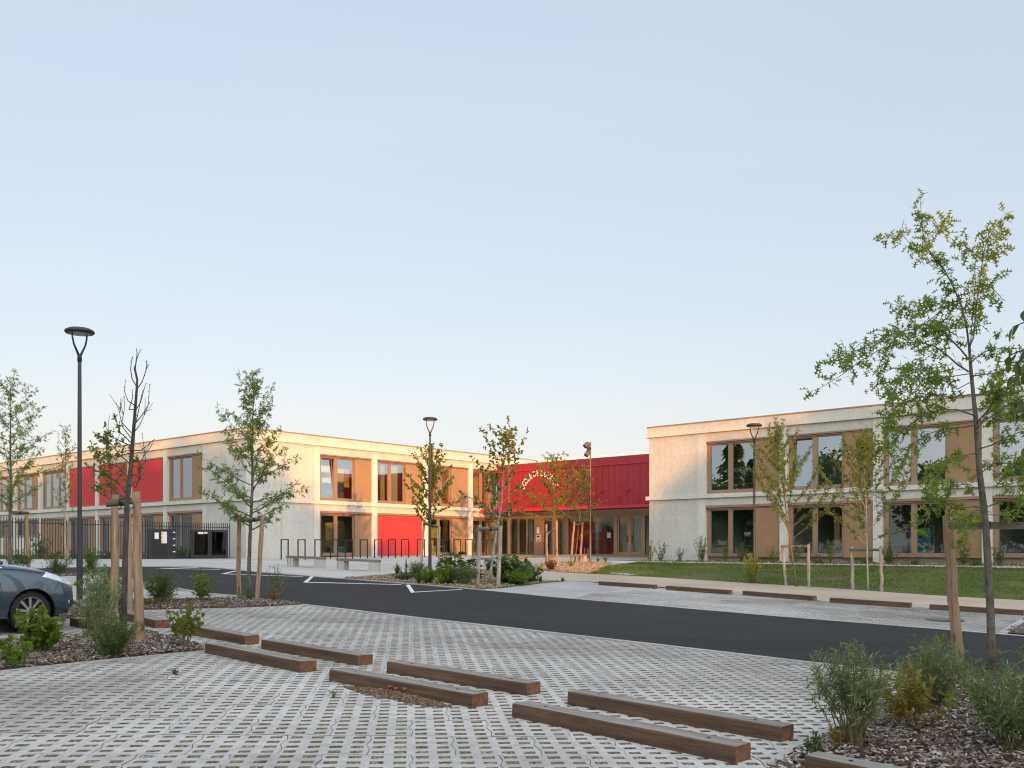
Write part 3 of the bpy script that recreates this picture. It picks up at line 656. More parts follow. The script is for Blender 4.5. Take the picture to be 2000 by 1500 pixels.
plaza = GP(up_edge[:14]+[(1000, 1149), (1066, 1138.5), (1170, 1137), (1290, 1146.5), (1500, 1160), (1777, 1182), (2000, 1196), (2200, 1212)])+[(40, 30), (45, 95), (-70, 95), (-70, 42)]
sheet_from('plaza', plaza, MAT['plaza'], 0)
# kerb lines at the road edges
strip('kerb', GP(up_edge[3:14]), .14, .03, MAT['kerb'], .0, -.3)
strip('kerb', GP(up_edge[13:]), .16, .014, MAT['kerb'], .0, .2)
strip('kerb', GP(lo_edge[2:18]), .12, .014, MAT['kerb'], .0, .4)
tag_edge = [(-60, 1117), (40, 1117.5), (160, 1113.5)]
# concrete apron, sand path
apron = [(950, 1153), (980, 1149), (1066, 1139), (1110, 1135.5), (1170, 1138.5), (1280, 1148.3), (1270, 1150.5), (1190, 1156.5), (1143, 1160), (1118, 1168.5), (1100, 1168.6), (1000, 1159)]
sheet_from('concrete_apron', GP(apron), MAT['apron'], .004)
path = [(1008, 1113), (1040, 1112.5), (1100, 1118.5), (1200, 1123.5), (1300, 1129), (1468, 1139.8), (1560, 1145), (1700, 1154.5), (1862, 1166), (2000, 1173), (2200, 1185), (2700, 1216), (2700, 1254), (2200, 1214), (2000, 1198), (1777, 1184), (1620, 1173), (1450, 1158.5), (1300, 1147.5), (1170, 1137.5), (1110, 1134.8), (1060, 1135), (1026, 1124)]
sheet_from('footpath', GP(path), MAT['path'], .012)
# planting beds
beds = {
 'near_left': [(-260, 1345), (0, 1311), (200, 1290), (401, 1271), (385, 1262), (340, 1250), (285, 1235), (160, 1243), (0, 1256), (-260, 1278)],
 'road_left': [(60, 1214), (150, 1209), (282, 1192.5), (500, 1187), (592, 1181.5), (540, 1174.5), (470, 1169), (370, 1171.5), (230, 1173), (60, 1180)],
 'island': [(60, 1128), (120, 1127.5), (215, 1124.5), (140, 1121.5), (60, 1122)],
 'middle': [(668, 1129), (700, 1127), (770, 1121.5), (900, 1112), (1008, 1113), (1026, 1124), (1060, 1135), (1110, 1134.8), (1066, 1138.5), (978, 1149), (930, 1151), (860, 1145), (760, 1137)],
 'near_right': [(1545, 1477), (1735, 1376), (1790, 1333), (1850, 1326), (2010, 1346), (2300, 1382), (2700, 1430), (2700, 1700), (1500, 1510)],
 'upper_right': [(1962, 1236.5), (2001, 1211), (2200, 1226), (2700, 1264), (2700, 1297), (2200, 1257)],
}
for k, l in beds.items():
    sheet_from('planting_bed', GP(l), MAT['soil'], .016)
sheet_from('planting_bed', GP([(1022, 1109.5), (1060, 1103), (1130, 1098), (1195, 1100), (1178, 1112), (1150, 1120.5), (1100, 1118.6), (1040, 1112.6)]), MAT['soil_chip'], .022)
strip('kerb', GP([(285, 1235), (340, 1250), (385, 1262), (401, 1271)]), .08, .03, MAT['kerb'])
strip('kerb', GP([(-260, 1278), (0, 1256), (160, 1243), (285, 1235)]), .08, .035, MAT['kerb'])
strip('kerb', GP([(401, 1271), (200, 1290), (0, 1311), (-260, 1345)]), .06, .012, MAT['kerb'])
strip('kerb', GP([(1520, 1497), (1545, 1477), (1735, 1376), (1795, 1330)]), .16, .03, MAT['kerb'])
strip('kerb', GP([(1958, 1238), (2003, 1210)]), .14, .03, MAT['kerb'])
strip('kerb', GP([(60, 1180), (230, 1173), (370, 1171), (470, 1168.5)]), .1, .02, MAT['kerb'])
strip('kerb', GP([(60, 1129), (120, 1128.5), (220, 1125)]), .3, .03, MAT['kerb'])
strip('kerb', GP([(1282, 1148.6), (1450, 1159.3), (1620, 1173.6), (1815, 1186.8), (2000, 1198.8), (2150, 1210)]), .34, .010, MAT['kerb'])
strip('kerb', GP([(1118, 1169), (1145, 1160), (1190, 1156.7), (1282, 1148.8)]), .14, .008, MAT['kerb'])
strip('kerb', GP([(60, 1214.5), (150, 1209.5), (282, 1193), (500, 1187.5), (592, 1182)]), .10, .012, MAT['kerb'])
# painted lines on the road
def mark(l):
    return sheet_from('road_marking', GP(l), MAT['white'], .011)
mark([(607, 1126.2), (614, 1126), (599.8, 1138.4), (592, 1138.4)]); mark([(600.5, 1137.3), (784, 1142.0), (784, 1142.9), (599, 1138.4)])
mark([(792.4, 1142.8), (800, 1142.6), (810.4, 1157.6), (803, 1158.6)]); mark([(811, 1156.6), (903, 1151.5), (903, 1152.3), (811, 1157.7)])
mark([(462.5, 1114.6), (466, 1115.3), (438, 1121.7), (430.6, 1121.6)]); mark([(439, 1121), (592, 1126.4), (592, 1127.1), (437, 1121.8)])
mark([(302, 1110.8), (395, 1108), (402, 1108.4), (330, 1111.2)]); mark([(330, 1110.8), (430, 1112.4), (430, 1113), (330, 1111.3)])
# grass pavers: slabs with square gravel-filled holes
PH = rad(6.0); PU, PVv = V((math.cos(PH), math.sin(PH), 0)), V((-math.sin(PH), math.cos(PH), 0)); PITCH = .165
lower = GP([(-420, 1128), (60, 1128.5), (215, 1125), (250, 1130.5), (300, 1139.5), (352, 1150.5), (410, 1160), (462, 1164), (540, 1174.5), (592, 1181.5), (660, 1189.5), (760, 1201), (900, 1217), (1000, 1228), (1300, 1262), (1597, 1296.5), (1800, 1320), (1790, 1334), (1733, 1376), (1543, 1477), (1500, 1640), (-420, 1640)])
upper = GP([(1118, 1169.5), (1145, 1160), (1190, 1156.7), (1282, 1148.8), (1450, 1159.5), (1620, 1174), (1815, 1187.7), (2000, 1199.5), (2150, 1211), (2150, 1223), (2002, 1210.5), (1960, 1237), (1875, 1231.5), (1500, 1201.5), (1300, 1184), (1199, 1175.5)])
holes_out = [GP(beds['near_left']), GP(beds['road_left']), GP(beds['island'])]
dark_px = [(122, 1387), (305, 1362), (458, 1340), (592, 1322), (655, 1459), (820, 1422), (935, 1390), (1090, 1332), (1150, 1319), (1195, 1312), (1275, 1322), (1065, 1350), (1345, 1309), (1395, 1296), (1450, 1285), (1083, 1256), (1018, 1267), (1468, 1350), (205, 1340), (20, 1327), (720, 1340), (880, 1270)]
dark = set()
for p in dark_px:
    g = G(*p); dark.add((math.floor(g.dot(PU)/PITCH), math.floor(g.dot(PVv)/PITCH)))
def pavers(poly, name, excl=()):
    mb = MB(); dk = MB(); pl = V((0, 0, 0))
    a = [V((x, y, 0)).dot(PU) for x, y in poly]; b = [V((x, y, 0)).dot(PVv) for x, y in poly]
    rs = random.Random(3); slabr_ = {}
    def corner(i, j, ci, cj):
        # slab edges run as shallow zigzags; every slab keeps a 5 mm open joint
        x, y = i*PITCH, j*PITCH
        sj = (i//4) % 2
        if (i+2*((cj//4) % 2)) % 4 == 0 and j % 4: x += .016*(1 if j % 2 else -1)
        if j % 4 == 0: y += .014*(1 if i % 2 else -1)
        return x, y
    for i in range(math.floor(min(a)/PITCH), math.ceil(max(a)/PITCH)):
        for j in range(math.floor(min(b)/PITCH), math.ceil(max(b)/PITCH)):
            cx, cy = (i+.5)*PITCH, (j+.5)*PITCH; c = PU*cx+PVv*cy
            if not inside(c, poly) or any(inside(c, e) for e in excl): continue
            far = c.y > 16
            sid = ((i+2*((j//4) % 2))//4, j//4)
            if sid not in slabr_: slabr_[sid] = rs.random()
            rr = clamp(slabr_[sid]*.32+rs.random()*.14+.30+.8*noise.noise(c*.16)+.35*noise.noise(c*.6), 0, 1)
            hw, hh = .047+rs.uniform(-.003, .003), .041+rs.uniform(-.004, .004); z = H(c.x, c.y)
            O = []
            for (p, q) in ((i, j), (i+1, j), (i+1, j+1), (i, j+1)):
                x, y = corner(p, q, i, j)
                gi, gj = .0, .0
                if (p+2*((j//4) % 2)) % 4 == 0: gi = .0026 if p == i else -.0026
                if q % 4 == 0: gj = .0034 if q == j else -.0034
                O.append(PU*(x+gi)+PVv*(y+gj))
            I = [PU*(cx+s*hw)+PVv*(cy+t*hh) for s, t in ((-1, -1), (1, -1), (1, 1), (-1, 1))]
            n = len(mb.v); dz = slabr_[sid]*.004
            for p in O: mb.v.append((p.x, p.y, H(p.x, p.y)-.002-dz))
            for p in I: mb.v.append((p.x, p.y, z-.002-dz))
            for k in range(4): mb.face((n+k, n+(k+1) % 4, n+4+(k+1) % 4, n+4+k), 0, rr)
            for p in I: mb.v.append((p.x+(c.x-p.x)*.1, p.y+(c.y-p.y)*.1, z-.034))
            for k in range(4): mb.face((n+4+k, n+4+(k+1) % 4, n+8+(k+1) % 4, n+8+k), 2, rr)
            if rs.random() < clamp(.4+(c.y-9)*.05, .4, .93) and (i, j) not in dark:
                zf = z-rs.uniform(.0035, .013 if c.y < 12 else .007); mb.poly([(p.x+(c.x-p.x)*.04, p.y+(c.y-p.y)*.04, zf) for p in I], 3, .5)
            if (i, j) in dark: mb.poly([(p.x+(c.x-p.x)*.03, p.y+(c.y-p.y)*.03, z-.006) for p in I], 1, .5)
    tag(mb.build(name, [MAT['paver'], MAT['dark_stone'], MAT['hole_side'], MAT['gravel']]), kind='structure')
pavers(lower, 'car_park_paving', holes_out); pavers(upper, 'car_park_paving')
for pl in (lower, upper): sheet_from('gravel_bed', pl, MAT['gravel'], -.017)
# litter: gravel spilt against the near timber with a few fallen leaves
# --- lawn bank below the right wing
low_px = [(1150, 1120.3), (1200, 1123.5), (1300, 1129), (1468, 1139.8), (1560, 1145), (1700, 1154.5), (1862, 1166), (2000, 1173), (2200, 1185), (2450, 1200.5), (2700, 1216)]
LOW = [G(*p) for p in low_px]
KERB_W = 1.8
def kerbpt(s): p = FR.pt(s, KERB_W, 0); return V((p.x, p.y, -.555-max(0, s)*.0055))
UPP = [G(1188, 1106)]+[kerbpt(s) for s in (.6, 3.4, 7.6, 9.8, 12.8, 16, 18.6, 22.5, 25.5, 28)]
def polyat(P, f):
    f = clamp(f, 0, 1)*(len(P)-1); i = min(int(f), len(P)-2); return P[i].lerp(P[i+1], f-i)
def lawn_pt(f, g):
    a, b = polyat(LOW, f), polyat(UPP, f); p = a.lerp(b, g)
    e = g*g*(3-2*g)*.6+g*.4
    p.z = lerp(a.z+.012, b.z, e)+.05*noise.noise(p*.6)*math.sin(math.pi*g)
    return p
mb = MB(); NF, NG = 90, 12
for i in range(NF+1):
    for j in range(NG+1): mb.v.append(tuple(lawn_pt(i/NF, j/NG)))
for i in range(NF):
    for j in range(NG): k = i*(NG+1)+j; mb.face((k, k+NG+1, k+NG+2, k+1))
tag(mb.build('lawn', MAT['lawn'], smooth=True), kind='structure')
mb = MB(); rg = random.Random(11)
for i in range(42000):
    f, g = rg.random(), rg.random()**.9; p = lawn_pt(f, g)
    bare = noise.noise(V((p.x*.5, p.y*.5, 3.1)))
    if bare > .22 and rg.random() < .65: continue
    h = rg.uniform(.03, .085)*(1.3 if noise.noise(V((p.x*1.3, p.y*1.3, 9))) > .2 else .9); a = rg.uniform(0, 6.28); w = .014; d = V((math.cos(a), math.sin(a), 0)); l = V((rg.gauss(0, .03), rg.gauss(0, .03), h))
    mb.poly([p-d*w, p+d*w, p+l], 0, clamp(rg.random()*.8+.3*bare+(.25 if rg.random() < .06 else 0), 0, 1))
tag(mb.build('grass', MAT['grass']), 'short mown grass on the bank below the right wing', 'grass', kind='stuff')
# white kerb and bark bed along the right wing
mb = MB(); S_ = [-1.2+.5*i for i in range(0, 61)]
def kz(s): return -.555-max(0, s)*.0055
for a, b in zip(S_, S_[1:]):
    pa, pb = FR.pt(a, KERB_W, kz(a)-.2), FR.pt(b, KERB_W, kz(b)-.2); mb.box(pa, pb-pa-UX*.004, -FR.n*.14, Z3*.25)
tag(mb.build('white_kerb', MAT['white_kerb']), kind='structure')
def bed_r(name, o0, o1, s0, s1, mat):
    mb = MB(); n = 40
    for i in range(n):
        a, b = lerp(s0, s1, i/n), lerp(s0, s1, (i+1)/n)
        mb.poly([FR.pt(a, o0, kz(a)+.02), FR.pt(b, o0, kz(b)+.02), FR.pt(b, o1, kz(b)*.6-.17), FR.pt(a, o1, kz(a)*.6-.17)])
    return tag(mb.build(name, mat), kind='structure')
bed_r('planting_bed', KERB_W-.14, -.3, -1.0, 28, MAT['soil_chip'])
# soil behind the fence
FD = -VX
def fpt(t, o=0): p = V((-15.0, 51.0, 0))+FD*t-UX*o; return V((p.x, p.y, H(p.x, p.y)))
yard = [tuple(fpt(-.2, .05)[:2]), tuple(fpt(20, .05)[:2]), (-60, 40), (-60, 88), tuple((PL-UX*44-VX*.0)[:2]), tuple((PL-VX*.05)[:2])]
sheet_from('planting_bed', yard, MAT['earth'], .02)
# bark chips lying on the beds
def chips(poly, n, size, mat, label, seed, up=.02):
    rs = random.Random(seed); mb = MB(); xs = [p[0] for p in poly]; ys = [p[1] for p in poly]; k = 0
    while k < n:
        x, y = rs.uniform(min(xs), max(xs)), rs.uniform(min(ys), max(ys)); 
        if x*x+y*y < 20: k += 1; continue
        if not inside((x, y), poly): continue
        k += 1; c = V((x, y, H(x, y)+up+rs.uniform(0, .03))); a = rs.uniform(0, 6.28); l = size*rs.uniform(.4, 1.25); w = l*rs.uniform(.22, .5)
        nrm = V((rs.gauss(0, .35), rs.gauss(0, .35), 1)).normalized(); d = V((math.cos(a), math.sin(a), 0)); d = (d-nrm*d.dot(nrm)).normalized(); s = nrm.cross(d); t = nrm*(l*.09)
        r0 = rs.random(); r0 = r0 if rs.random() < .8 else .9+.1*rs.random(); m = rs.uniform(-.25, .25)
        P = [c-d*l*.5-s*w*.3, c-d*l*m-s*w*.5, c+d*l*.5-s*w*.2, c+d*l*.45+s*w*.35, c+s*w*.5, c-d*l*.48+s*w*.2]
        q = len(mb.v)
        for p in P: mb.v.append(tuple(p+t))
        for p in P: mb.v.append(tuple(p-t))
        mb.face(range(q, q+6), 0, r0)
        for e in range(6): mb.face((q+e, q+6+e, q+6+(e+1) % 6, q+(e+1) % 6), 0, r0*.7)
    return tag(mb.build('mulch_chips', MAT[mat]), label, 'mulch', kind='stuff')
nr = [p for p in GP(beds['near_right'])]
chips(nr, 21000, .062, 'chips', 'grey brown bark chips covering the near right bed', 1)
chips(GP(beds['near_left']), 18000, .055, 'chips', 'brown bark chips covering the near left bed', 2)
chips(GP(beds['road_left']), 7000, .06, 'chips', 'brown bark chips under the oak beside the road', 3)
chips(GP(beds['middle']), 7000, .06, 'chips_pale', 'pale wood chips in the planted bed in the middle', 4)
chips(GP([(1022, 1109.5), (1060, 1103), (1130, 1098), (1195, 1100), (1178, 1112), (1150, 1120.5), (1100, 1118.6), (1040, 1112.6)]), 5000, .07, 'chips_pale', 'fresh wood chips between the path and the hall', 5, .03)
chips(GP(beds['upper_right']), 1200, .07, 'chips', 'bark chips in the bed at the end of the upper bays', 6)
chips(GP(beds['island']), 1500, .06, 'chips', 'bark chips on the small island behind the car', 8)
def wchips(n, seed):
    rs = random.Random(seed); mb = MB()
    for i in range(n):
        s, g = rs.uniform(-1, 20), rs.random(); p = FR.pt(s, lerp(KERB_W-.2, .0, g), lerp(kz(s)+.025, kz(s)*.6-.14, g)+rs.uniform(0, .03)); a = rs.uniform(0, 6.28); l = .07*rs.uniform(.5, 1.3)
        d = V((math.cos(a), math.sin(a), rs.gauss(0, .3)))*l; s2 = V((-math.sin(a), math.cos(a), rs.gauss(0, .3)))*l*.4
        mb.poly([p-d-s2*.6, p+s2*-1, p+d, p+s2], 0, rs.random()*(.7 if s > 2 else 1))
    return tag(mb.build('mulch_chips', MAT['chips_pale']), 'wood chips along the foot of the right wing', 'mulch', kind='stuff')
wchips(5000, 9)
# heap of spilt gravel and dead leaves against a timber
MAT['litter'] = M_rnd('brown litter', [(0, (.05, .03, .02)), (.5, (.19, .125, .07)), (1, (.42, .33, .23))], .9)
def litter():
    rs = random.Random(5); mb = MB(); a, b = G(672, 1341), G(880, 1380)
    dn = V((.1, -1, 0))
    for i in range(3400):
        f = rs.random(); w = .40*math.sin(math.pi*f)**.6*(.55+.9*abs(noise.noise(V((f*7, 2, 0))))); u = rs.random()**1.9
        p = a.lerp(b, f)+dn*(w*u); s = rs.uniform(.003, .010)*(2.2 if rs.random() < .1 else 1)
        c = V((p.x, p.y, H(p.x, p.y)+.045*(1-u)**2*math.sin(math.pi*f)+.003))
        t = V((rs.gauss(0, 1), rs.gauss(0, 1), rs.gauss(0, .5))).normalized()*s; q = t.orthogonal().normalized()*s; w2 = t.cross(q).normalized()*s*.6
        k = len(mb.v)
        for e in (t, q, w2, -t, -q, -w2): mb.v.append(tuple(c+e))
        rr = rs.random()*.75
        for x, y, z in ((0, 1, 2), (1, 3, 2), (3, 4, 2), (4, 0, 2), (1, 0, 5), (3, 1, 5), (4, 3, 5), (0, 4, 5)): mb.face((k+x, k+y, k+z), 0, rr)
    tag(mb.build('spilt_gravel', MAT['litter']), 'spilt brown gravel heaped against a near timber', 'gravel', kind='stuff')
    spots = [(762, 1350), (772, 1353), (780, 1356), (786, 1356), (725, 1341), (1205, 1448), (1222, 1452), (1565, 1395+60)]
    for i, (x, y) in enumerate(spots[:5]):
        g = G(x, y, .05); mb = MB(); a = rs.uniform(0, 6.28); s = .05
        P = [(0, 0, 0), (.3, .35, .25), (.7, .4, .1), (1, 0, .3), (.7, -.4, .0), (.3, -.35, .3)]
        mb.poly([g+V((math.cos(a)*x_-math.sin(a)*y_, math.sin(a)*x_+math.cos(a)*y_, z_))*s*1.6 for x_, y_, z_ in P], 0, rs.random())
        tag(mb.build('fallen_leaf', MAT['dead_leaf']), 'small orange dead leaf lying on gravel against a timber', 'leaf', 'dead leaves on the spilt gravel')
litter()
# ------------------------------------------------------------------ plants
LEAF = {
 'oak': [[(0, 0), (.20, .03), (.20, .22), (.36, .05), (.46, .06), (.50, .40), (.60, .07), (.74, .06), (.84, .27), (.86, .05), (1, 0), (.86, -.05), (.84, -.27), (.74, -.06), (.60, -.07), (.50, -.40), (.46, -.06), (.36, -.05), (.20, -.22), (.20, -.03)]],
 'oval': [[(0, 0), (.25, .20), (.55, .26), (.82, .15), (1, 0)], [(1, 0), (.82, -.15), (.55, -.26), (.25, -.20), (0, 0)]],
 'broad': [[(0, 0), (.18, .24), (.45, .34), (.75, .22), (1, 0)], [(1, 0), (.75, -.22), (.45, -.34), (.18, -.24), (0, 0)]],
 'long': [[(0, 0), (.25, .13), (.6, .15), (1, 0)], [(1, 0), (.6, -.15), (.25, -.13), (0, 0)]],
 'narrow': [[(0, 0), (.4, .085), (1, 0), (.4, -.085)]],
 'blade': [[(0, .02), (.45, .035), (1, 0), (.45, -.035), (0, -.02)]],
 'dia': [[(0, 0), (.45, .3), (1, 0), (.45, -.3)]],
}
def rvec(rs): return V((rs.gauss(0, 1), rs.gauss(0, 1), rs.gauss(0, 1)))
def leaf(mb, p, a, nrm, size, kind, r, m=0, fold=.25, droop=.18):
    a = a.normalized(); s = nrm.cross(a)
    if s.length < 1e-4: s = a.orthogonal()
    s.normalize(); n = a.cross(s)
    for part in LEAF[kind]:
        mb.poly([p+a*(u*size)+s*(w*size)+n*((abs(w)*fold-u*u*droop)*size) for u, w in part], m, r)
def curve_pts(p, d, L, n, bend, rs, wob=.06):
    """a limb: start p, direction d, bending towards `bend` along its length"""
    P = [V(p)]; d = d.normalized()
    for i in range(n):
        d = (d+bend*(1.0/n)+rvec(rs)*wob).normalized(); P.append(P[-1]+d*(L/n))
    return P
def taper(r0, r1, n): return [lerp(r0, r1, i/(n-1)) for i in range(n)]
def along(P, f):
    f = clamp(f, 0, .9999)*(len(P)-1); i = int(f); return P[i].lerp(P[i+1], f-i), (P[i+1]-P[i]).normalized()
def foliate(mb, wb, P, rs, kind, size, f0, step, tw, leaves, up=.5, spread=1.0, tr=.004, cl=1, droop=.18, hang=0.0, bright=0.0):
    """leafy twigs along a limb"""
    L = sum((b-a).length for a, b in zip(P, P[1:])); n = max(2, int(L*(1-f0)/step))
    for i in range(n+1):
        f = lerp(f0, 1, (i+rs.random()*.7)/(n+1)); p, d = along(P, f); last = i == n
        if last: p, d = P[-1], (P[-1]-P[-2]).normalized()
        q = d+rvec(rs)*(.25 if last else .75)*spread+V((0, 0, .15)); l = tw*rs.uniform(.5, 1.1)*(1-.35*f)
        T = curve_pts(p, q, l, 3, V((0, 0, -.15+.3*rs.random())), rs, .15)
        if tr: wb.tube(T, taper(tr, tr*.4, 4), 3, 1, False)
        k = max(2, int(leaves*rs.uniform(.7, 1.3)))
        cb = rs.random()*.45+bright
        for j in range(k):
            g = (j+.6)/k; b, e = along(T, g)
            a = e*.5+rvec(rs)*.75+V((0, 0, -hang)); nr = V((rs.gauss(0, .5), rs.gauss(0, .5), up+.3))
            leaf(mb, b+rvec(rs)*size*.12, a, nr, size*rs.uniform(.65, 1.15), kind, clamp(cb+rs.random()*.5, 0, 1), 0, .25, droop)
def tree(name, label, base, top, r0, spec, leaf_mat, seed, bark='bark', group='young trees planted around the car park', lean=(0, 0), wob=.02, cat='tree'):
    """spec: dict of crown numbers; base = ground point, top = height in metres"""
    rs = random.Random(seed); root = thing(name, label, cat, base, group)
    wb, lb = MB(), MB(); base = V(base); n = 12; T = []
    for i in range(n+1):
        f = i/n; T.append(base+V((lean[0]*f+wob*top*noise.noise(V((seed, f*3, 0)))*f**.5, lean[1]*f+wob*top*noise.noise(V((seed, f*3, 7)))*f**.5, top*f-.05*(i == 0))))
    RR = [max(.006, r0*(1-f)**.8*(1.15 if i == 0 else 1)) for i, f in enumerate([k/n for k in range(n+1)])]
    wb.tube(T, RR, 10)
    s = dict(n=22, f0=.3, prof=[(.3, .3), (.5, .4), (1, .1)], el=35, bend=(0, 0, .2), step=.14, tw=.3, leaves=6, size=.1, kind='oval', start=.2, up=.5, hang=0, droop=.18, tr=.004, bare=0, bright=0)
    s.update(spec); az = rs.uniform(0, 6.28)
    for b in range(s['n']):
        f = lerp(s['f0'], .97, (b+rs.random()*.6)/s['n']); p, d = along(T, f); az += 2.4+rs.uniform(-.4, .4)
        if s.get('el1') is not None: el = rad(lerp(s['el'], s['el1'], (f-s['f0'])/(1-s['f0']))+rs.uniform(-10, 10))
        else: el = rad(s['el']+rs.uniform(-10, 10))
        L = interp(s['prof'], f)*top*rs.uniform(.75, 1.15); q = V((math.cos(az)*math.cos(el), math.sin(az)*math.cos(el), math.sin(el)))
        P = curve_pts(p, q, L, 6, V(s['bend']), rs); rb = max(.005, interp([(i/n, r) for i, r in enumerate(RR)], f)*.5)
        wb.tube(P, taper(rb, .003, 7), 5, 0 if rb > .008 else 1, False)
        if f > s['bare']-1 and s['leaves']: foliate(lb, wb, P, rs, s['kind'], s['size'], s['start'], s['step']*.8, s['tw'], s['leaves']*1.15, s['up'], tr=s['tr'], droop=s['droop'], hang=s['hang'], bright=s['bright'])
    if s['leaves']: foliate(lb, wb, T[int(n*.8):], rs, s['kind'], s['size'], 0, s['step']*.7, s['tw']*.7, s['leaves'], s['up'], tr=s['tr'], hang=s['hang'], bright=s['bright'])
    wb.build('trunk', [MAT[bark], MAT['twig']], root, smooth=True)
    if lb.f: lb.build('crown', MAT[leaf_mat], root)
    return root
def Ht(px, py_base, py_top):                 # height of something standing at a pixel
    g = G(px, py_base); return (HY-py_top)/F_PX*g.y-g.z
# --- the tall oak at the right: limbs traced one by one, each swung to its own depth
def right_oak():
    rs = random.Random(21); b = G(1937, 1318); Y0 = b.y
    root = thing('oak_tree', 'tall young oak with star-shaped leaves standing at the right in front of the right wing', 'tree', b, 'young trees planted around the car park')
    wb, lb = MB(), MB()
    def P(l, dy): n = len(l); return [at(x, y, Y0+dy*(i/(n-1))) for i, (x, y) in enumerate(l)]
    trunk = [(1937, 1322), (1936, 1250), (1934, 1180), (1930, 1110), (1926, 1040), (1921, 985), (1914, 930), (1910, 880), (1906, 820), (1901, 770), (1897, 730), (1894, 690), (1893, 676)]
    wb.tube(P(trunk, .15), [.062, .052, .049, .047, .045, .043, .038, .035, .030, .026, .023, .019, .017], 10)
    limbs = [  # (pixels, depth swing in m, radius, leaf density)
     ([(1893, 678), (1888, 640), (1877, 595), (1862, 560), (1845, 528), (1820, 500), (1806, 470), (1800, 440), (1798, 395)], -.5, .014, 1.0),
     ([(1894, 676), (1901, 660), (1907, 600), (1914, 545), (1922, 490), (1932, 455), (1958, 424)], .5, .012, 1.0),
     ([(1894, 690), (1898, 640), (1902, 590), (1906, 540)], -.2, .008, .9),
     ([(1892, 702), (1876, 682), (1858, 664), (1840, 646), (1810, 640), (1770, 645), (1735, 655), (1700, 672), (1660, 690), (1620, 700)], -1.0, .011, 1.15),
     ([(1892, 726), (1870, 712), (1850, 694), (1825, 676), (1795, 668), (1760, 670), (1720, 682), (1680, 705), (1640, 735), (1602, 758)], .9, .012, .9),
     ([(1775, 668), (1750, 655), (1735, 700), (1722, 730), (1705, 752)], .5, .005, .9),
     ([(1893, 712), (1905, 700), (1925, 686), (1955, 680), (1990, 680), (2040, 690)], -.5, .010, .9),
     ([(1896, 735), (1930, 730), (1960, 725), (2005, 722), (2050, 740)], .9, .009, .9),
     ([(1880, 600), (1850, 590), (1820, 595), (1785, 608), (1762, 600)], -.4, .006, 1.2),
     ([(1878, 590), (1850, 600), (1815, 625), (1785, 650), (1760, 668)], .7, .006, .8),
     ([(1846, 530), (1820, 520), (1790, 490), (1765, 462), (1735, 460)], .6, .005, .9),
     ([(1810, 470), (1830, 450), (1842, 432)], .1, .004, .9),
     ([(1912, 560), (1935, 560), (1955, 580)], -.4, .005, 1.2),
     ([(1918, 520), (1940, 500), (1960, 490)], .4, .004, .9),
     ([(1918, 510), (1900, 490), (1885, 480)], -.3, .004, 1.0),
     ([(1890, 640), (1870, 625), (1840, 640), (1815, 660)], -.6, .005, .9),
     ([(1898, 770), (1860, 775), (1820, 772), (1780, 780), (1745, 800), (1738, 830)], -.8, .008, 1.2),
     ([(1893, 730), (1860, 735), (1825, 740), (1790, 735), (1760, 720)], .6, .007, 1.4),
     ([(1898, 745), (1870, 760), (1830, 735), (1795, 715), (1760, 745), (1745, 770)], -1.1, .007, 1.3),
     ([(1904, 812), (1870, 800), (1835, 800), (1795, 815), (1760, 845), (1735, 870), (1722, 885)], -.5, .010, 1.2),
     ([(1906, 830), (1880, 835), (1845, 838), (1810, 848), (1780, 870), (1760, 905)], .8, .008, 1.0),
     ([(1907, 845), (1925, 815), (1938, 780), (1950, 760), (1985, 750)], .5, .010, 1.3),
     ([(1908, 825), (1930, 800), (1945, 775), (1990, 745), (2050, 735)], -.7, .009, 1.2),
     ([(1910, 826), (1940, 812), (1975, 805), (2020, 800)], .8, .007, 1.2),
     ([(1902, 772), (1930, 765), (1965, 775), (2000, 790)], -.9, .007, 1.3),
     ([(1914, 876), (1935, 870), (1965, 855), (1995, 842), (2040, 850)], -.3, .010, 1.0),
     ([(1911, 884), (1890, 888), (1865, 896), (1845, 910), (1830, 930), (1815, 945)], -.9, .009, 1.1),
     ([(1915, 925), (1940, 905), (1975, 905), (2010, 900)], .4, .007, 1.1),
     ([(1918, 960), (1890, 945), (1860, 950), (1835, 965)], .6, .006, 1.0),
     ([(1922, 992), (1900, 989), (1880, 992), (1860, 992), (1840, 975), (1820, 985), (1806, 1030)], -.6, .011, .9),
     ([(1921, 995), (1900, 998), (1890, 1010), (1887, 1022), (1884, 1040), (1872, 1062)], -.9, .007, .8),
     ([(1927, 990), (1955, 980), (1985, 975), (2010, 985)], -.5, .009, .8),
     ([(1930, 1005), (1965, 1007), (2005, 1010), (2030, 1030)], .6, .006, .6),
     ([(1916, 905), (1950, 925), (1985, 940), (2000, 960)], -.7, .006, 1.0),
    ]
    for px, dy, r, den in limbs:
        base = along(P(trunk, .15), 0)[0]; Q = P(px, dy)
        wb.tube(Q, taper(r, .003, len(Q)), 6, 0 if r > .006 else 1, False)
        foliate(lb, wb, Q, rs, 'oak', .145, .2, .068/den, .28, 6.0, up=.15, spread=.9, tr=.0028, hang=.25, bright=.02)
    wb.build('trunk', [MAT['bark'], MAT['twig']], root, smooth=True); lb.build('crown', MAT['leaf_oak'], root)
right_oak()
OAK = dict(kind='oak', size=.11, el=25, bend=(0, 0, .25), hang=.2, leaves=6, step=.12, tw=.26, up=.2, tr=.003)
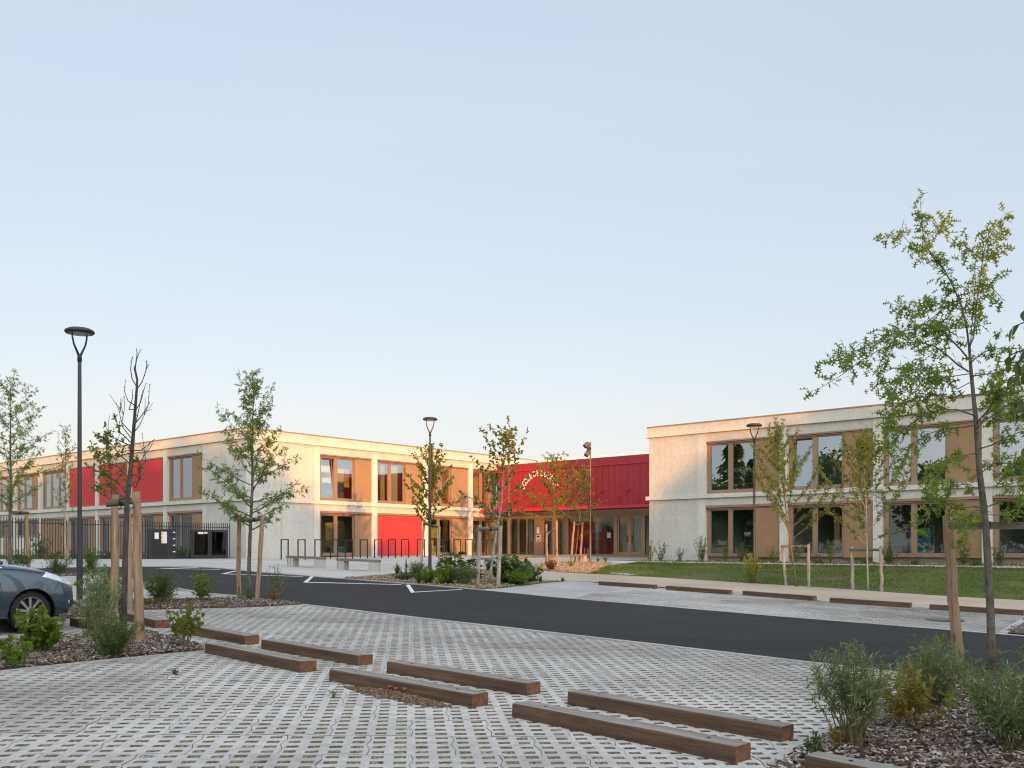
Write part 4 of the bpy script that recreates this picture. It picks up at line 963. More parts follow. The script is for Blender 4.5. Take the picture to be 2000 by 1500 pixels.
# --- the other trees, left to right
g = G(20, 1110); tree('oak_tree', 'broad young oak at the left edge behind the car', g, Ht(20, 1110, 745), .06, dict(OAK, n=34, f0=.30, prof=[(.3, .20), (.45, .28), (.7, .20), (1, .10)], size=.13, leaves=7, tw=.36), 'leaf_oak', 31)
g = G(486, 1170); tree('oak_tree', 'small oak tied between two posts in front of the concrete corner', g, Ht(486, 1170, 735), .052, dict(OAK, n=40, f0=.30, prof=[(.3, .17), (.42, .27), (.6, .20), (.8, .13), (1, .05)], el=15, el1=50, size=.125, leaves=7, step=.11), 'leaf_oak', 35, lean=(.12, 0))
# bare topped tree and its leafy neighbour
def bare_tree():
    rs = random.Random(8); b = G(241, 1232); Y0 = b.y
    root = thing('maple_tree', 'nearly leafless upright tree with bare budding twigs behind the tied posts', 'tree', b, 'young trees planted around the car park'); wb, lb = MB(), MB()
    def P(l, dy): n = len(l); return [at(x, y, Y0+dy*(i/(n-1))) for i, (x, y) in enumerate(l)]
    wb.tube(P([(241, 1236), (243, 1150), (245, 1070), (248, 985), (253, 940), (257, 890), (261, 840), (264, 800), (267, 760), (268, 740), (264, 720), (268, 690), (266, 680)], .1), [.052, .046, .043, .040, .036, .032, .027, .023, .019, .015, .010, .007, .004], 10)
    br = [([(268, 757), (258, 740), (255, 722), (257, 702), (260, 696)], -.2), ([(267, 742), (262, 720), (268, 700), (274, 683)], .15), ([(269, 758), (278, 745), (286, 720), (291, 712)], -.1), ([(286, 722), (287, 706)], 0),
      ([(264, 792), (250, 783), (243, 765), (245, 742)], .2), ([(263, 800), (252, 800), (258, 780), (259, 762)], -.3), ([(266, 800), (275, 785), (285, 748)], .3), ([(262, 830), (278, 810), (290, 790), (292, 750)], -.2), ([(261, 840), (268, 815), (276, 775), (280, 760)], .3),
      ([(258, 858), (240, 835), (234, 810), (236, 778)], .2), ([(256, 845), (238, 825), (242, 805)], -.3), ([(257, 865), (235, 845), (226, 820)], -.4), ([(259, 848), (273, 830), (288, 795)], .4),
      ([(255, 880), (275, 880), (290, 868), (302, 858)], -.3), ([(256, 895), (272, 905), (285, 885), (300, 865)], .5), ([(254, 870), (232, 860), (215, 850), (207, 835)], .3), ([(254, 905), (235, 890), (220, 870), (205, 858), (190, 850)], -.5),
      ([(252, 925), (268, 930), (272, 915), (285, 900), (277, 845)], .3), ([(250, 945), (265, 952), (272, 935), (285, 938)], -.4), ([(252, 935), (235, 915), (215, 905), (195, 885), (180, 872)], .5), ([(249, 965), (232, 945), (212, 930), (200, 925), (172, 912)], -.3), ([(248, 975), (225, 960), (208, 945), (195, 950)], .3), ([(252, 950), (275, 935), (270, 900), (252, 880)], .4)]
    for i, (l, dy) in enumerate(br):
        Q = P(l, dy); wb.tube(Q, taper(.010 if i > 10 else .009, .0035, len(Q)), 5, 0, False)
        for k in range(7):                    # buds
            p, d = along(Q, .35+.63*k/6); o = rvec(rs)*.008
            wb.tube([p, p+o+d*.02], [.006, .003], 4, 0)
        if i in (3, 8, 13): continue
        if i > 8:
            for k in range(3):
                p, d = along(Q, rs.uniform(.3, .9)); T = curve_pts(p, d+rvec(rs)*.5+V((0, 0, .3)), rs.uniform(.12, .3), 3, V((0, 0, .3)), rs, .1); wb.tube(T, taper(.005, .003, 4), 4, 0, False)
        if i in (11, 15, 16, 19, 20, 21, 22): foliate(lb, wb, Q, rs, 'oval', .075, .45, .075, .10, 6, up=.2, tr=.002)
    wb.build('trunk', [MAT['bark_dark'], MAT['bark_dark']], root, smooth=True); lb.build('crown', MAT['leaf_hornbeam'], root)
bare_tree()
g = G(235, 1186); tree('maple_tree', 'thin leafy sapling hidden behind the bare tree', g, Ht(235, 1186, 850), .035, dict(n=16, f0=.55, prof=[(.5, .14), (.8, .16), (1, .06)], el=35, kind='oval', size=.085, leaves=7, step=.16, tw=.16, tr=.002), 'leaf_hornbeam', 12, bark='bark_dark', lean=(-.25, 0))
g = G(128, 1094); tree('willow_tree', 'slender small-leaved tree beside the fence, left of the near lamp', g, Ht(128, 1094, 835), .045, dict(n=30, f0=.32, prof=[(.3, .18), (.6, .16), (1, .05)], el=50, bend=(0, 0, .2), kind='long', size=.11, leaves=7, step=.18, tw=.32, tr=.003), 'leaf_hornbeam', 41, lean=(0, 0), bark='bark_pale')
ELM = dict(kind='broad', size=.105, leaves=8, step=.14, tw=.24, up=.2, tr=.003, hang=.2)
g = G(838, 1113); tree('hornbeam_tree', 'round-leaved young tree behind the middle street lamp', g, Ht(838, 1113, 872), .045, dict(ELM, n=34, f0=.36, prof=[(.36, .20), (.5, .30), (.65, .28), (.85, .14), (1, .05)], el=25, el1=65), 'leaf_hornbeam', 52, lean=(.1, 0))
g = G(956, 1140); tree('hornbeam_tree', 'open-crowned young tree tied to two posts in the planted bed', g, Ht(956, 1140, 850), .048, dict(ELM, n=26, f0=.34, prof=[(.34, .30), (.5, .34), (.7, .30), (.85, .24), (1, .05)], el=30, el1=58, size=.105, leaves=6, step=.17), 'leaf_hornbeam', 64, bark='bark_pale', lean=(.62, .1))
g = G(1080, 1101); tree('hornbeam_tree', 'yellowish young tree standing before the lettering of the red hall', g, Ht(1080, 1101, 897), .042, dict(ELM, n=36, f0=.40, prof=[(.4, .34), (.6, .34), (.8, .24), (1, .06)], el=18, el1=55, size=.115, leaves=7, step=.16), 'leaf_yellow', 72, lean=(.12, 0))
g = G(1122, 1099); tree('hornbeam_tree', 'sparse yellow-leaved tree leaning beside the right floodlight mast', g, Ht(1122, 1099, 917), .038, dict(ELM, n=26, f0=.42, prof=[(.4, .30), (.6, .28), (.8, .2), (1, .06)], el=25, el1=60, leaves=5, size=.11), 'leaf_yellow', 77, lean=(.55, 0))
WIL = dict(kind='long', n=30, f0=.30, prof=[(.3, .52), (.5, .44), (.75, .28), (1, .1)], el=36, el1=74, bend=(0, 0, .28), size=.115, leaves=9, step=.11, tw=.24, tr=.0025, up=.2, start=.2)
g = G(1556, 1146); tree('willow_tree', 'yellow-tipped young willow on the lawn beside the right lamp', g, Ht(1556, 1146, 850), .035, dict(WIL, bright=.05), 'leaf_willow', 81, lean=(-.75, 0), bark='twig')
g = G(1696, 1155); tree('willow_tree', 'rounded young willow on the lawn before the second brown panel', g, Ht(1696, 1155, 862), .035, dict(WIL, n=34, prof=[(.3, .55), (.5, .48), (.75, .30), (1, .08)], el=30), 'leaf_willow', 85, lean=(-.15, 0), bark='bark_pale')
# large-leaved cherry reaching in from beyond the right edge
def cherry():
    rs = random.Random(4); Y0 = 6.2; b = V((4.35, Y0, H(4.35, Y0)))
    root = thing('cherry_tree', 'cherry tree at the right edge with large drooping glossy leaves', 'tree', b); wb, lb = MB(), MB()
    T = [b+V((0, 0, -.05)), b+V((.02, 0, 1.2)), b+V((0, .03, 2.2)), b+V((.03, 0, 3.1)), b+V((0, 0, 3.9))]; wb.tube(T, [.06, .05, .042, .03, .012], 9)
    def tip(px, py, dy): return at(px, py, Y0+dy)
    for (x, y, dy, f) in ((1990, 612, .1, .80), (1968, 645, -.1, .72), (1962, 700, .15, .68), (1958, 715, -.2, .64), (1985, 705, 0, .66), (1968, 740, .1, .6), (1950, 800, -.1, .56), (1975, 812, .1, .55), (1990, 880, -.1, .50), (1995, 800, .1, .55)):
        e = tip(x+10, y-6, dy); p, d = along(T, f); mid = p.lerp(e, .55)+V((0, 0, .10)); mid = mid+V((0, rs.gauss(0, .12), rs.uniform(.0, .2))); Q = [p, p.lerp(mid, .5)+V((0, 0, .09)), mid, e]
        wb.tube(Q, [.012, .009, .006, .004], 5, 0, False)
        for k in range(26):
            q, dd = along(Q, .30+.70*k/25); a = V((rs.gauss(-.15, .45), rs.gauss(0, .45), -.9))
            if k < 8 or True: leaf(lb, q, a, V((rs.gauss(0, 1), rs.gauss(-.6, .6), .25)), (.085*rs.uniform(.75, 1.15)), 'oval', rs.random()**1.6, 0, .3, .25)
    for i in range(26):                      # the rest of its crown, outside the picture
        p, d = along(T, lerp(.42, .97, i/25)); a = i*2.4; q = V((math.cos(a), math.sin(a), .75))
        if q.x < .1: q.x = abs(q.x)*.6+.15
        Q = curve_pts(p, q, lerp(1.0, .35, i/25), 5, V((0, 0, .1)), rs); wb.tube(Q, taper(.012, .004, 6), 5, 0, False); foliate(lb, wb, Q, rs, 'oval', .09, .3, .09, .2, 9, hang=.8, tr=.002)
    foliate(lb, wb, T[2:], rs, 'oval', .09, .3, .12, .25, 8, hang=.8)
    wb.build('trunk', [MAT['bark_dark'], MAT['twig']], root, smooth=True); lb.build('crown', MAT['leaf_cherry'], root)
cherry()
# --- post-and-rail tree supports
def support(label, posts, rail, mat='stake', strap=None, r=.045, group='wooden tree supports'):
    """posts: [(base px, base py, top px, top py, depth shift)], rail: ((px, py), (px, py), depth shift)"""
    g0 = G(posts[0][0], posts[0][1]); root = thing('tree_support', label, 'tree stakes', g0, group); Ys = []
    for (bx_, by_, tx, ty, dy) in posts:
        b = G(bx_, by_); t = at(tx, ty, b.y+dy); rs = random.Random(bx_); mb = MB(); n = 9; Ys.append(b.y)
        P = [b.lerp(t, i/n)+V((rs.gauss(0, .006), rs.gauss(0, .006), -.06 if i == 0 else 0)) for i in range(n+1)]
        mb.tube(P, [r*rs.uniform(.94, 1.06)*(1.08-.12*i/n) for i in range(n+1)], 12); mb.build('post', MAT[mat], root, smooth=False)
    if rail:
        y = sum(Ys)/len(Ys)-r*1.2+rail[2]; a, b = at(rail[0][0], rail[0][1], y), at(rail[1][0], rail[1][1], y); mb = MB()
        mb.tube([a.lerp(b, i/5)+V((0, 0, .006*math.sin(i*2))) for i in range(6)], [r*.85*q for q in (1, 1.04, .97, 1.03, .98, 1)], 12); mb.build('rail', MAT['rail_grey'], root)
        c = a.lerp(b, .55); d = (b-a).normalized(); mb = MB(); mb.tube([c-d*.03, c+d*.03], r*1.0, 10); mb.build('strap', MAT['black'], root)
    return root
support('stout pair of near left posts joined by a dark rail', [(222, 1215, 225, 966, 0), (273, 1256, 266, 961, 0)], ((208, 984), (262, 978), .25), r=.062)
support('single yellow post behind the stout near left posts', [(253, 1199, 252, 994, 0)], ((233, 1008), (258, 1007), .1), r=.048)
support('two leaning posts either side of the small oak by the road', [(466, 1168, 467, 1006, 0), (502, 1173, 513, 1005, 0)], ((470, 1016), (519, 1014), .1), r=.05)
support('pale post beside the broad oak at the left edge', [(55, 1108, 52, 1004, 0)], ((22, 1001), (56, 1002), .1), r=.06)
support('thin post pair behind the fence at far left', [(10, 1086, 12, 1024, 0), (15, 1087, 18, 1028, 0)], ((8, 1027), (20, 1027), .1), r=.05)
support('thin post pair beside the slender tree at the fence', [(121, 1089, 122, 1023, 0), (132, 1093, 133, 1018, 0)], ((118, 1025), (130, 1023), .1), r=.055)
support('grey posts and rail behind the middle street lamp', [(822, 1111, 829, 1018, 0), (857, 1112, 858, 1028, 0)], ((827, 1023), (859, 1030), .1), 'stake_grey', r=.05)
support('pale peeled posts and rail in the planted bed', [(932, 1142, 937, 1026, 0), (973, 1144, 978, 1027, 0)], ((935, 1033), (979, 1033), .1), 'stake_grey', r=.062)
support('orange posts with a slanting rail before the intercom', [(1068, 1104, 1067, 1024, 0), (1088, 1107, 1087, 1017, 0)], ((1069, 1043), (1087, 1030), .1), r=.055)
support('closely set posts beside the litter bin', [(1115, 1100, 1122, 1018, 0), (1133, 1099, 1138, 1020, 0)], ((1119, 1024), (1140, 1024), .1), r=.055)
support('low posts and rail around the yellow-tipped willow', [(1535.5, 1144.5, 1528, 1065, 0), (1580, 1147.5, 1579, 1063, 0)], ((1526, 1067), (1578, 1067), .1), 'stake_grey', r=.05)
support('low posts and rail around the rounded willow', [(1666, 1152.5, 1663, 1068, 0), (1722, 1156, 1719.5, 1069, 0)], ((1660, 1074), (1720, 1074), .1), 'stake_grey', r=.055)
support('leaning thick post and broad plank beside the tall right oak', [(1872, 1305, 1850, 1008, .05), (2035, 1330, 2020, 1000, 0)], None, r=.068)
_o = [o for o in COL.objects if o.get('label', '').startswith('leaning thick post')][0]
mb = MB(); a, b = at(1854, 1027, 12.75), at(2024, 1027, 12.75); mb.box(a-V((0, 0, .045)), b-a, V((0, .03, 0)), V((0, 0, .095))); mb.build('rail', MAT['rail_grey'], _o)
mb = MB(); a = at(1932, 1027, 12.70); mb.box(a-V((.03, .0, .055)), (.05, 0, 0), (0, .09, 0), (0, 0, .115)); mb.build('strap', MAT['black'], _o)
# --- shrubs
def shrub(name, label, px, py, py_top, width, kind, mat, size, stems, seed, leaves=8, step=.08, tw=.12, f0=.25, cat='shrub', group=None, fan=.8, up=.3, hang=0, stem='twig', zoff=0, bright=0, base=None, curve=.3):
    rs = random.Random(seed); b = base or G(px, py); h = (HY-py_top)/F_PX*b.y-b.z; w = width/F_PX*b.y/2
    root = thing(name, label, cat, b, group); wb, lb = MB(), MB()
    for i in range(stems):
        a = rs.uniform(0, 6.28); q = rs.random()**.6; tip = b+V((math.cos(a)*w*q, math.sin(a)*w*q, h*(1-.35*q*q)*rs.uniform(.75, 1.05)))
        p = b+V((math.cos(a), math.sin(a), 0))*rs.uniform(0, .06*w*4); m = p.lerp(tip, .5)+V((-math.cos(a), -math.sin(a), 0))*w*.12*curve+rvec(rs)*w*.06
        P = [p, p.lerp(m, .5)+rvec(rs)*w*.03, m, m.lerp(tip, .5)+rvec(rs)*w*.04, tip]
        wb.tube(P, taper(max(.003, .008*h), .002, 5), 4, 0, False)
        foliate(lb, wb, P, rs, kind, size, f0, step, tw, leaves, up, fan, .0015, hang=hang, bright=bright)
    wb.build('stems', [MAT[stem], MAT[stem]], root); lb.build('foliage', MAT[mat], root); return root
NE = 'shrubs in the near right bed'
shrub('willow_shrub', 'grey green fine-leaved shrub left in the near right bed, on pale bare stems', 1664, 1462, 1268, 195, 'narrow', 'leaf_grey', .072, 44, 1, 10, .06, .16, .45, group=NE, up=.4, curve=1.0, bright=.05)
shrub('photinia_shrub', 'small bronze red sapling in the middle of the near right bed', 1772, 1430, 1315, 150, 'long', 'leaf_red', .095, 11, 2, 8, .06, .09, .35, group=NE, up=.2, hang=.25)
shrub('willow_shrub', 'bushy grey green shrub in front of the leaning post', 1826, 1385, 1250, 135, 'narrow', 'leaf_grey', .07, 40, 3, 10, .06, .15, .2, group=NE)
shrub('photinia_shrub', 'red-tinged arching branches touching the leaning post', 1830, 1345, 1240, 120, 'long', 'leaf_red', .08, 8, 4, 7, .08, .09, .4, group=NE)
shrub('gaura_plant', 'low leafy plant with pink flowers at the back of the near right bed', 1792, 1392, 1310, 90, 'long', 'leaf_dark', .05, 16, 5, 8, .05, .07, .05, cat='plant', group=NE)
mb = MB(); rs = random.Random(2); gb = G(1800, 1385)
for i in range(26):
    c = gb+V((rs.gauss(0, .2), rs.gauss(0, .2), rs.uniform(.1, .55)))
    for k in range(4): leaf(mb, c, rvec(rs), rvec(rs), .022, 'dia', .5)
_g = [o for o in COL.objects if o.get('label', '').startswith('low leafy plant with pink')][0]; mb.build('flowers', MAT['petal'], _g)
shrub('willow_shrub', 'large grey green shrub cut by the right edge', 1980, 1470, 1288, 190, 'narrow', 'leaf_grey', .075, 52, 6, 10, .055, .17, .3, group=NE, bright=.12)
shrub('willow_shrub', 'thin grey green shrub at the foot of the tall oak', 1905, 1372, 1290, 80, 'narrow', 'leaf_grey', .06, 14, 7, 7, .08, .12, .2, group=NE)
shrub('weed', 'small weed rooted in the kerb of the near right bed', 1582, 1474, 1440, 44, 'long', 'leaf_dark', .07, 8, 8, 4, .05, .04, .2, cat='weed')
shrub('weed', 'dark red-stemmed weed in the near right bed, by the kerb', 1640, 1462, 1415, 50, 'long', 'leaf_red', .05, 9, 9, 6, .05, .05, .1, cat='weed')
shrub('weed', 'tuft of grass growing through the near pavers', 652, 1361, 1348, 16, 'blade', 'leaf_lime', .08, 4, 10, 4, .03, .02, 0, cat='weed')
shrub('weed', 'dark weed growing through the pavers below the near left bed', 340, 1316, 1308, 20, 'long', 'leaf_dark', .04, 5, 11, 4, .03, .02, 0, cat='weed')
NL = 'shrubs in the near left bed'
shrub('dogwood_shrub', 'bright green broad-leaved shrub beside the car wheel', 80, 1278, 1186, 100, 'broad', 'leaf_lime', .085, 20, 20, 7, .08, .10, .2, group=NL, up=.35, hang=.35)
shrub('dogwood_shrub', 'small bright green sprout at the left edge of the near left bed', 28, 1306, 1246, 60, 'broad', 'leaf_lime', .075, 8, 21, 6, .07, .07, .2, group=NL, hang=.35)
shrub('willow_shrub', 'dense dark green shrub at the foot of the stout posts', 216, 1285, 1200, 115, 'narrow', 'leaf_dark', .055, 44, 22, 10, .045, .11, .05, group=NL, bright=.1)
shrub('willow_shrub', 'silvery grey shrub rising left of the stout posts', 196, 1245, 1098, 95, 'narrow', 'leaf_grey', .06, 22, 23, 14, .06, .12, .35, group=NL, bright=.45)
shrub('willow_shrub', 'silvery grey tuft in front of the car nose', 178, 1240, 1158, 70, 'narrow', 'leaf_grey', .055, 18, 24, 12, .06, .10, .3, group=NL, bright=.45)
shrub('dogwood_shrub', 'leggy reddish sapling at the tip of the near left bed', 362, 1267, 1180, 75, 'oval', 'leaf_red', .065, 13, 25, 9, .07, .08, .4, group=NL, bright=-.3, hang=.2)
shrub('dogwood_shrub', 'yellow green bush behind the stout posts', 213, 1195, 1118, 110, 'broad', 'leaf_lime', .09, 18, 26, 7, .10, .12, .25, group=NL, hang=.3, bright=-.1)
RL = 'shrubs beside the road on the left'
shrub('willow_shrub', 'round dark green shrub between the posts and the road', 316, 1180, 1116, 85, 'narrow', 'leaf_dark', .075, 46, 27, 10, .07, .16, .25, group=RL, bright=.08)
shrub('dogwood_shrub', 'bright yellow green bush beside the road', 392, 1176, 1117, 58, 'oval', 'leaf_lime', .075, 18, 28, 7, .09, .11, .25, group=RL)
shrub('willow_shrub', 'wispy grey green shrub right of the small oak', 536, 1170, 1105, 38, 'narrow', 'leaf_grey', .07, 16, 29, 8, .09, .14, .25, group=RL)
shrub('photinia_shrub', 'low dark red shrub right of the small oak', 538, 1175, 1150, 44, 'long', 'leaf_red', .06, 10, 30, 7, .07, .08, .1, group=RL, bright=.3)
shrub('weed', 'grassy weeds around the foot of the small oak', 486, 1172, 1155, 50, 'blade', 'leaf_dark', .10, 16, 31, 5, .06, .05, 0, cat='weed')
shrub('weed', 'green weeds at the foot of the stout posts', 290, 1184, 1172, 70, 'long', 'leaf_dark', .08, 14, 32, 5, .06, .05, 0, cat='weed')
FL = 'shrubs on the strip behind the car'
for i, (px, py, t, w, lab) in enumerate(((40, 1108, 1077, 62, 'bushy dark shrub behind the car bonnet'), (112, 1123, 1088, 48, 'dark shrub just left of the near lamp post'), (176, 1122, 1094, 20, 'narrow dark shrub just right of the near lamp post'), (178, 1104, 1072, 36, 'olive shrub behind the narrow one near the lamp post'))):
    shrub('willow_shrub', lab, px, py, t, w, 'narrow', 'leaf_dark', .10, 34, 40+i, 9, .10, .2, .2, group=FL, bright=.1)
YD = 'low bushes behind the fence'
rs = random.Random(77)
for i, (px, y) in enumerate(((80, 1045), (108, 1080), (150, 1076), (262, 1078), (335, 1078), (352, 1070), (368, 1073), (425, 1083), (210, 1078), (300, 1080))):
    q = px-CX; t = 0; b = None
    for k in range(400):                      # stand it one metre inside the fence
        p = fpt(k*.05, 1.3); 
        if 1000+F_PX*p.x/p.y <= px: b = p; break
    lab = ['tall thin bush', 'low bush', 'small round bush', 'leafy bush', 'green bush', 'dark bush', 'narrow bush', 'low dark bush', 'loose bush', 'short bush'][i]+' behind the fence, '+['before the brown ground floor panel', 'left of the slender tree posts', 'right of the slender tree posts', 'behind the stout near posts', 'between the two noticeboards', 'just left of the paired display case', 'behind the left end of the paired display case', 'under the right end of the paired display case', 'right of the near lamp post', 'under the left noticeboard'][i]
    shrub('bush', lab, px, 0, y, 40, 'oval', 'leaf_dark', .10, 16, 60+i, 6, .14, .18, .1, group=YD, base=b, bright=.2)
# planted bed in the middle
MB_ = 'plants in the middle bed'
def spiky(label, px, py, top, w, n, seed, mat='leaf_dark', group=MB_, name='yucca_plant'):
    rs = random.Random(seed); b = G(px, py); h = (HY-top)/F_PX*b.y-b.z; ww = w/F_PX*b.y/2; root = thing(name, label, 'plant', b, group); mb = MB()
    for i in range(n):
        a = rs.uniform(0, 6.28); q = rs.random()**.7; tip = b+V((math.cos(a)*ww*q, math.sin(a)*ww*q, h*(1-.45*q)*rs.uniform(.7, 1.05))); m = b.lerp(tip, .5)+V((0, 0, h*.10*q)); s = V((-math.sin(a), math.cos(a), 0))*(.02+.012*rs.random()); r = rs.random()
        mb.poly([b-s*.7, b+s*.7, m+s, m-s], 0, r); mb.poly([m-s, m+s, tip], 0, r)
    mb.build('leaves', MAT[mat], root); return root
def spire(label, px, py, top, w, seed, flower=None, broad=True):
    rs = random.Random(seed); b = G(px, py); h = (HY-top)/F_PX*b.y-b.z; ww = w/F_PX*b.y/2; root = thing('acanthus_plant', label, 'plant', b, MB_); lb, wb, fb = MB(), MB(), MB()
    for k in range(90):
        a = rs.uniform(0, 6.28); z = rs.random()**1.2*h*.62; p = b+V((math.cos(a)*ww*.35*rs.random(), math.sin(a)*ww*.35*rs.random(), z)); d = V((math.cos(a), math.sin(a), .35))
        leaf(lb, p, d, V((rs.gauss(0, .3), rs.gauss(0, .3), 1)), ww*rs.uniform(.5, .95)*(1-.5*z/h), 'broad', rs.random()*.8, 0, .3, .3)
    for s in range(3):
        a = rs.uniform(0, 6.28); off = V((math.cos(a), math.sin(a), 0))*ww*.3*(s > 0); t0, t1 = b+off*.4, b+off+V((0, 0, h*(1 if s == 0 else .8))); wb.tube([t0, t1], [.012, .005], 5, 0)
        for k in range(70):
            f = rs.uniform(.55, 1); p = t0.lerp(t1, f); a = rs.uniform(0, 6.28); leaf(fb, p, V((math.cos(a), math.sin(a), .5)), rvec(rs), .075*(1.25-f), 'dia', .3+.7*rs.random())
    wb.build('stems', MAT['twig'], root); lb.build('foliage', MAT['leaf_dark'], root); fb.build('flower_spike', MAT['leaf_grey'], root); return root
spiky('dark sword-leaved yucca at the left end of the middle bed', 776, 1124, 1092, 26, 30, 1)
spire('thin single flower stalk right of the yucca in the middle bed', 793, 1124, 1090, 9, 2)
shrub('rosemary_shrub', 'upright rosemary left of the lamp in the middle bed', 815, 1131, 1097, 42, 'narrow', 'leaf_dark', .08, 46, 50, 8, .07, .09, .1, group=MB_, bright=.15, fan=.45)
shrub('bush', 'low spreading green plant left of the lamp in the middle bed', 790, 1133, 1117, 52, 'oval', 'leaf_dark', .07, 26, 51, 6, .08, .10, .0, group=MB_, bright=.1)
spiky('clump of long green blades before the middle lamp', 818, 1141, 1108, 30, 46, 3, 'leaf_dark', name='iris_plant')
spiky('second clump of long blades right of the middle lamp', 858, 1143, 1118, 30, 40, 4, 'leaf_oak', name='iris_plant')
shrub('bush', 'leafy green bush at the foot of the middle lamp', 836, 1140, 1110, 34, 'oval', 'leaf_oak', .10, 22, 52, 6, .09, .10, .05, group=MB_)
spire('tall acanthus with flower spikes in the centre of the middle bed', 888, 1128, 1052, 62, 5)
spire('acanthus with pale spikes left of the peeled posts', 868, 1130, 1062, 40, 6)
spire('acanthus between the peeled posts', 925, 1132, 1068, 40, 7)
shrub('rosemary_shrub', 'wide grey green rosemary in the centre of the middle bed', 905, 1142, 1102, 56, 'narrow', 'leaf_grey', .08, 60, 53, 8, .07, .09, .05, group=MB_, bright=-.05, fan=.45)
shrub('bush', 'bush of soft green foliage under the tall acanthus', 875, 1141, 1104, 56, 'oval', 'leaf_oak', .08, 36, 54, 7, .08, .11, .05, group=MB_, bright=-.05)
shrub('hydrangea_shrub', 'big-leaved dark hydrangea right of the peeled posts', 995, 1140, 1084, 82, 'broad', 'leaf_dark', .17, 34, 55, 6, .14, .14, .05, group=MB_, bright=.1, hang=.3)
mb = MB(); rs = random.Random(12); gb = G(975, 1140); _g = [o for o in COL.objects if o.get('label', '').startswith('big-leaved dark hydrangea')][0]
for c in ((966, 1105), (985, 1097), (972, 1099), (992, 1098)):
    q = at(c[0], c[1], gb.y-.2)
    for k in range(18): leaf(mb, q+rvec(rs)*.03, rvec(rs), rvec(rs), .05, 'dia', .5)
mb.build('flowers', MAT['petal_white'], _g)
shrub('bush', 'low yellow green ground plant at the right of the middle bed', 1010, 1143, 1114, 68, 'oval', 'leaf_lime', .09, 36, 56, 6, .09, .11, .0, group=MB_, bright=-.2)
shrub('bush', 'dark green bush behind the yellow green ground plant', 1035, 1137, 1107, 56, 'oval', 'leaf_dark', .11, 30, 57, 6, .10, .11, .0, group=MB_, bright=.15)
spiky('yellow green tuft at the right tip of the middle bed', 1056, 1138, 1120, 20, 26, 8, 'leaf_lime', name='iris_plant')
spiky('small tuft alone at the edge of the concrete apron', 1099, 1136, 1124, 14, 18, 9, 'leaf_oak', name='iris_plant')
CB = 'plants in the wood chip bed'
for i, (px, py, t, w, lab) in enumerate(((1036, 1107, 1093, 12, 'small blade tuft at the left of the wood chip bed'), (1058, 1107, 1096, 11, 'second small blade tuft in the wood chip bed'), (1168, 1099, 1084, 12, 'blade tuft by the right floodlight mast'), (1183, 1099, 1077, 18, 'larger blade tuft right of the floodlight mast'))):
    spiky(lab, px, py, t, w, 20, 20+i, 'leaf_oak', CB, 'iris_plant')
shrub('photinia_shrub', 'dark purple low shrub at the foot of the orange posts', 1075, 1115, 1093, 26, 'oval', 'leaf_red', .06, 24, 58, 8, .06, .07, .05, group=CB, bright=.5)
shrub('bush', 'little green sprout before the closely set posts', 1116, 1108, 1095, 14, 'oval', 'leaf_oak', .07, 8, 59, 5, .07, .07, .1, group=CB)
# shrubs along the right wing
RS_ = 'young shrubs along the foot of the right wing'
def wall_shrub(label, px, top, w, seed, stems=9, mat='leaf_dark', o=1.0, size=.10, leaves=5):
    s = FR.t(px, o); b = FR.pt(s, o, kz(s)*.7-.12); shrub('young_shrub', label, px, 0, top, w, 'long', mat, size, stems, seed, leaves, .10, .14, .1, group=RS_, base=b, bright=.15)
wall_shrub('sparse shrub at the left corner of the right wing', 1291, 1057, 34, 1)
wall_shrub('thin shrub climbing the corner beside the entrance doors', 1270, 1050, 16, 2, 6, 'leaf_oak')
wall_shrub('low shrub on the blank wall of the right wing', 1327, 1066, 24, 3, 8)
wall_shrub('tall shrub before the first ground floor window of the right wing', 1370, 1047, 32, 4, 12)
wall_shrub('shrub in front of the first ground floor panes', 1417, 1061, 22, 5, 8, 'leaf_oak')
wall_shrub('bushy dark shrub left of the right lamp post', 1450, 1063, 34, 6, 16)
wall_shrub('sparse shrub before the first brown ground floor panel', 1510, 1064, 34, 7, 8, 'leaf_oak')
wall_shrub('shrub behind the yellow-tipped willow posts', 1553, 1050, 44, 8, 10, 'leaf_oak')
wall_shrub('low dense bush below the second ground floor window', 1598, 1087, 34, 9, 26, size=.07)
wall_shrub('upright shrub beside the turquoise chairs', 1622, 1052, 22, 10, 8, 'leaf_oak')
wall_shrub('low dense bush behind the rounded willow', 1690, 1088, 34, 11, 26, size=.07)
wall_shrub('large bushy shrub beside the third ground floor window', 1738, 1060, 44, 12, 22)
wall_shrub('low bush under the third ground floor window', 1790, 1094, 50, 13, 26, size=.07)
wall_shrub('loose shrub behind the leaning post', 1880, 1055, 44, 14, 12)
wall_shrub('low bush left of the oak trunk', 1905, 1094, 36, 15, 22, size=.07)
wall_shrub('shrub right of the oak trunk', 1955, 1060, 40, 16, 12)
shrub('bush', 'yellow green shrub growing at the foot of the right lamp', 1467, 1140, 1078, 40, 'oval', 'leaf_oak', .08, 22, 71, 6, .10, .12, .15, bright=.15)
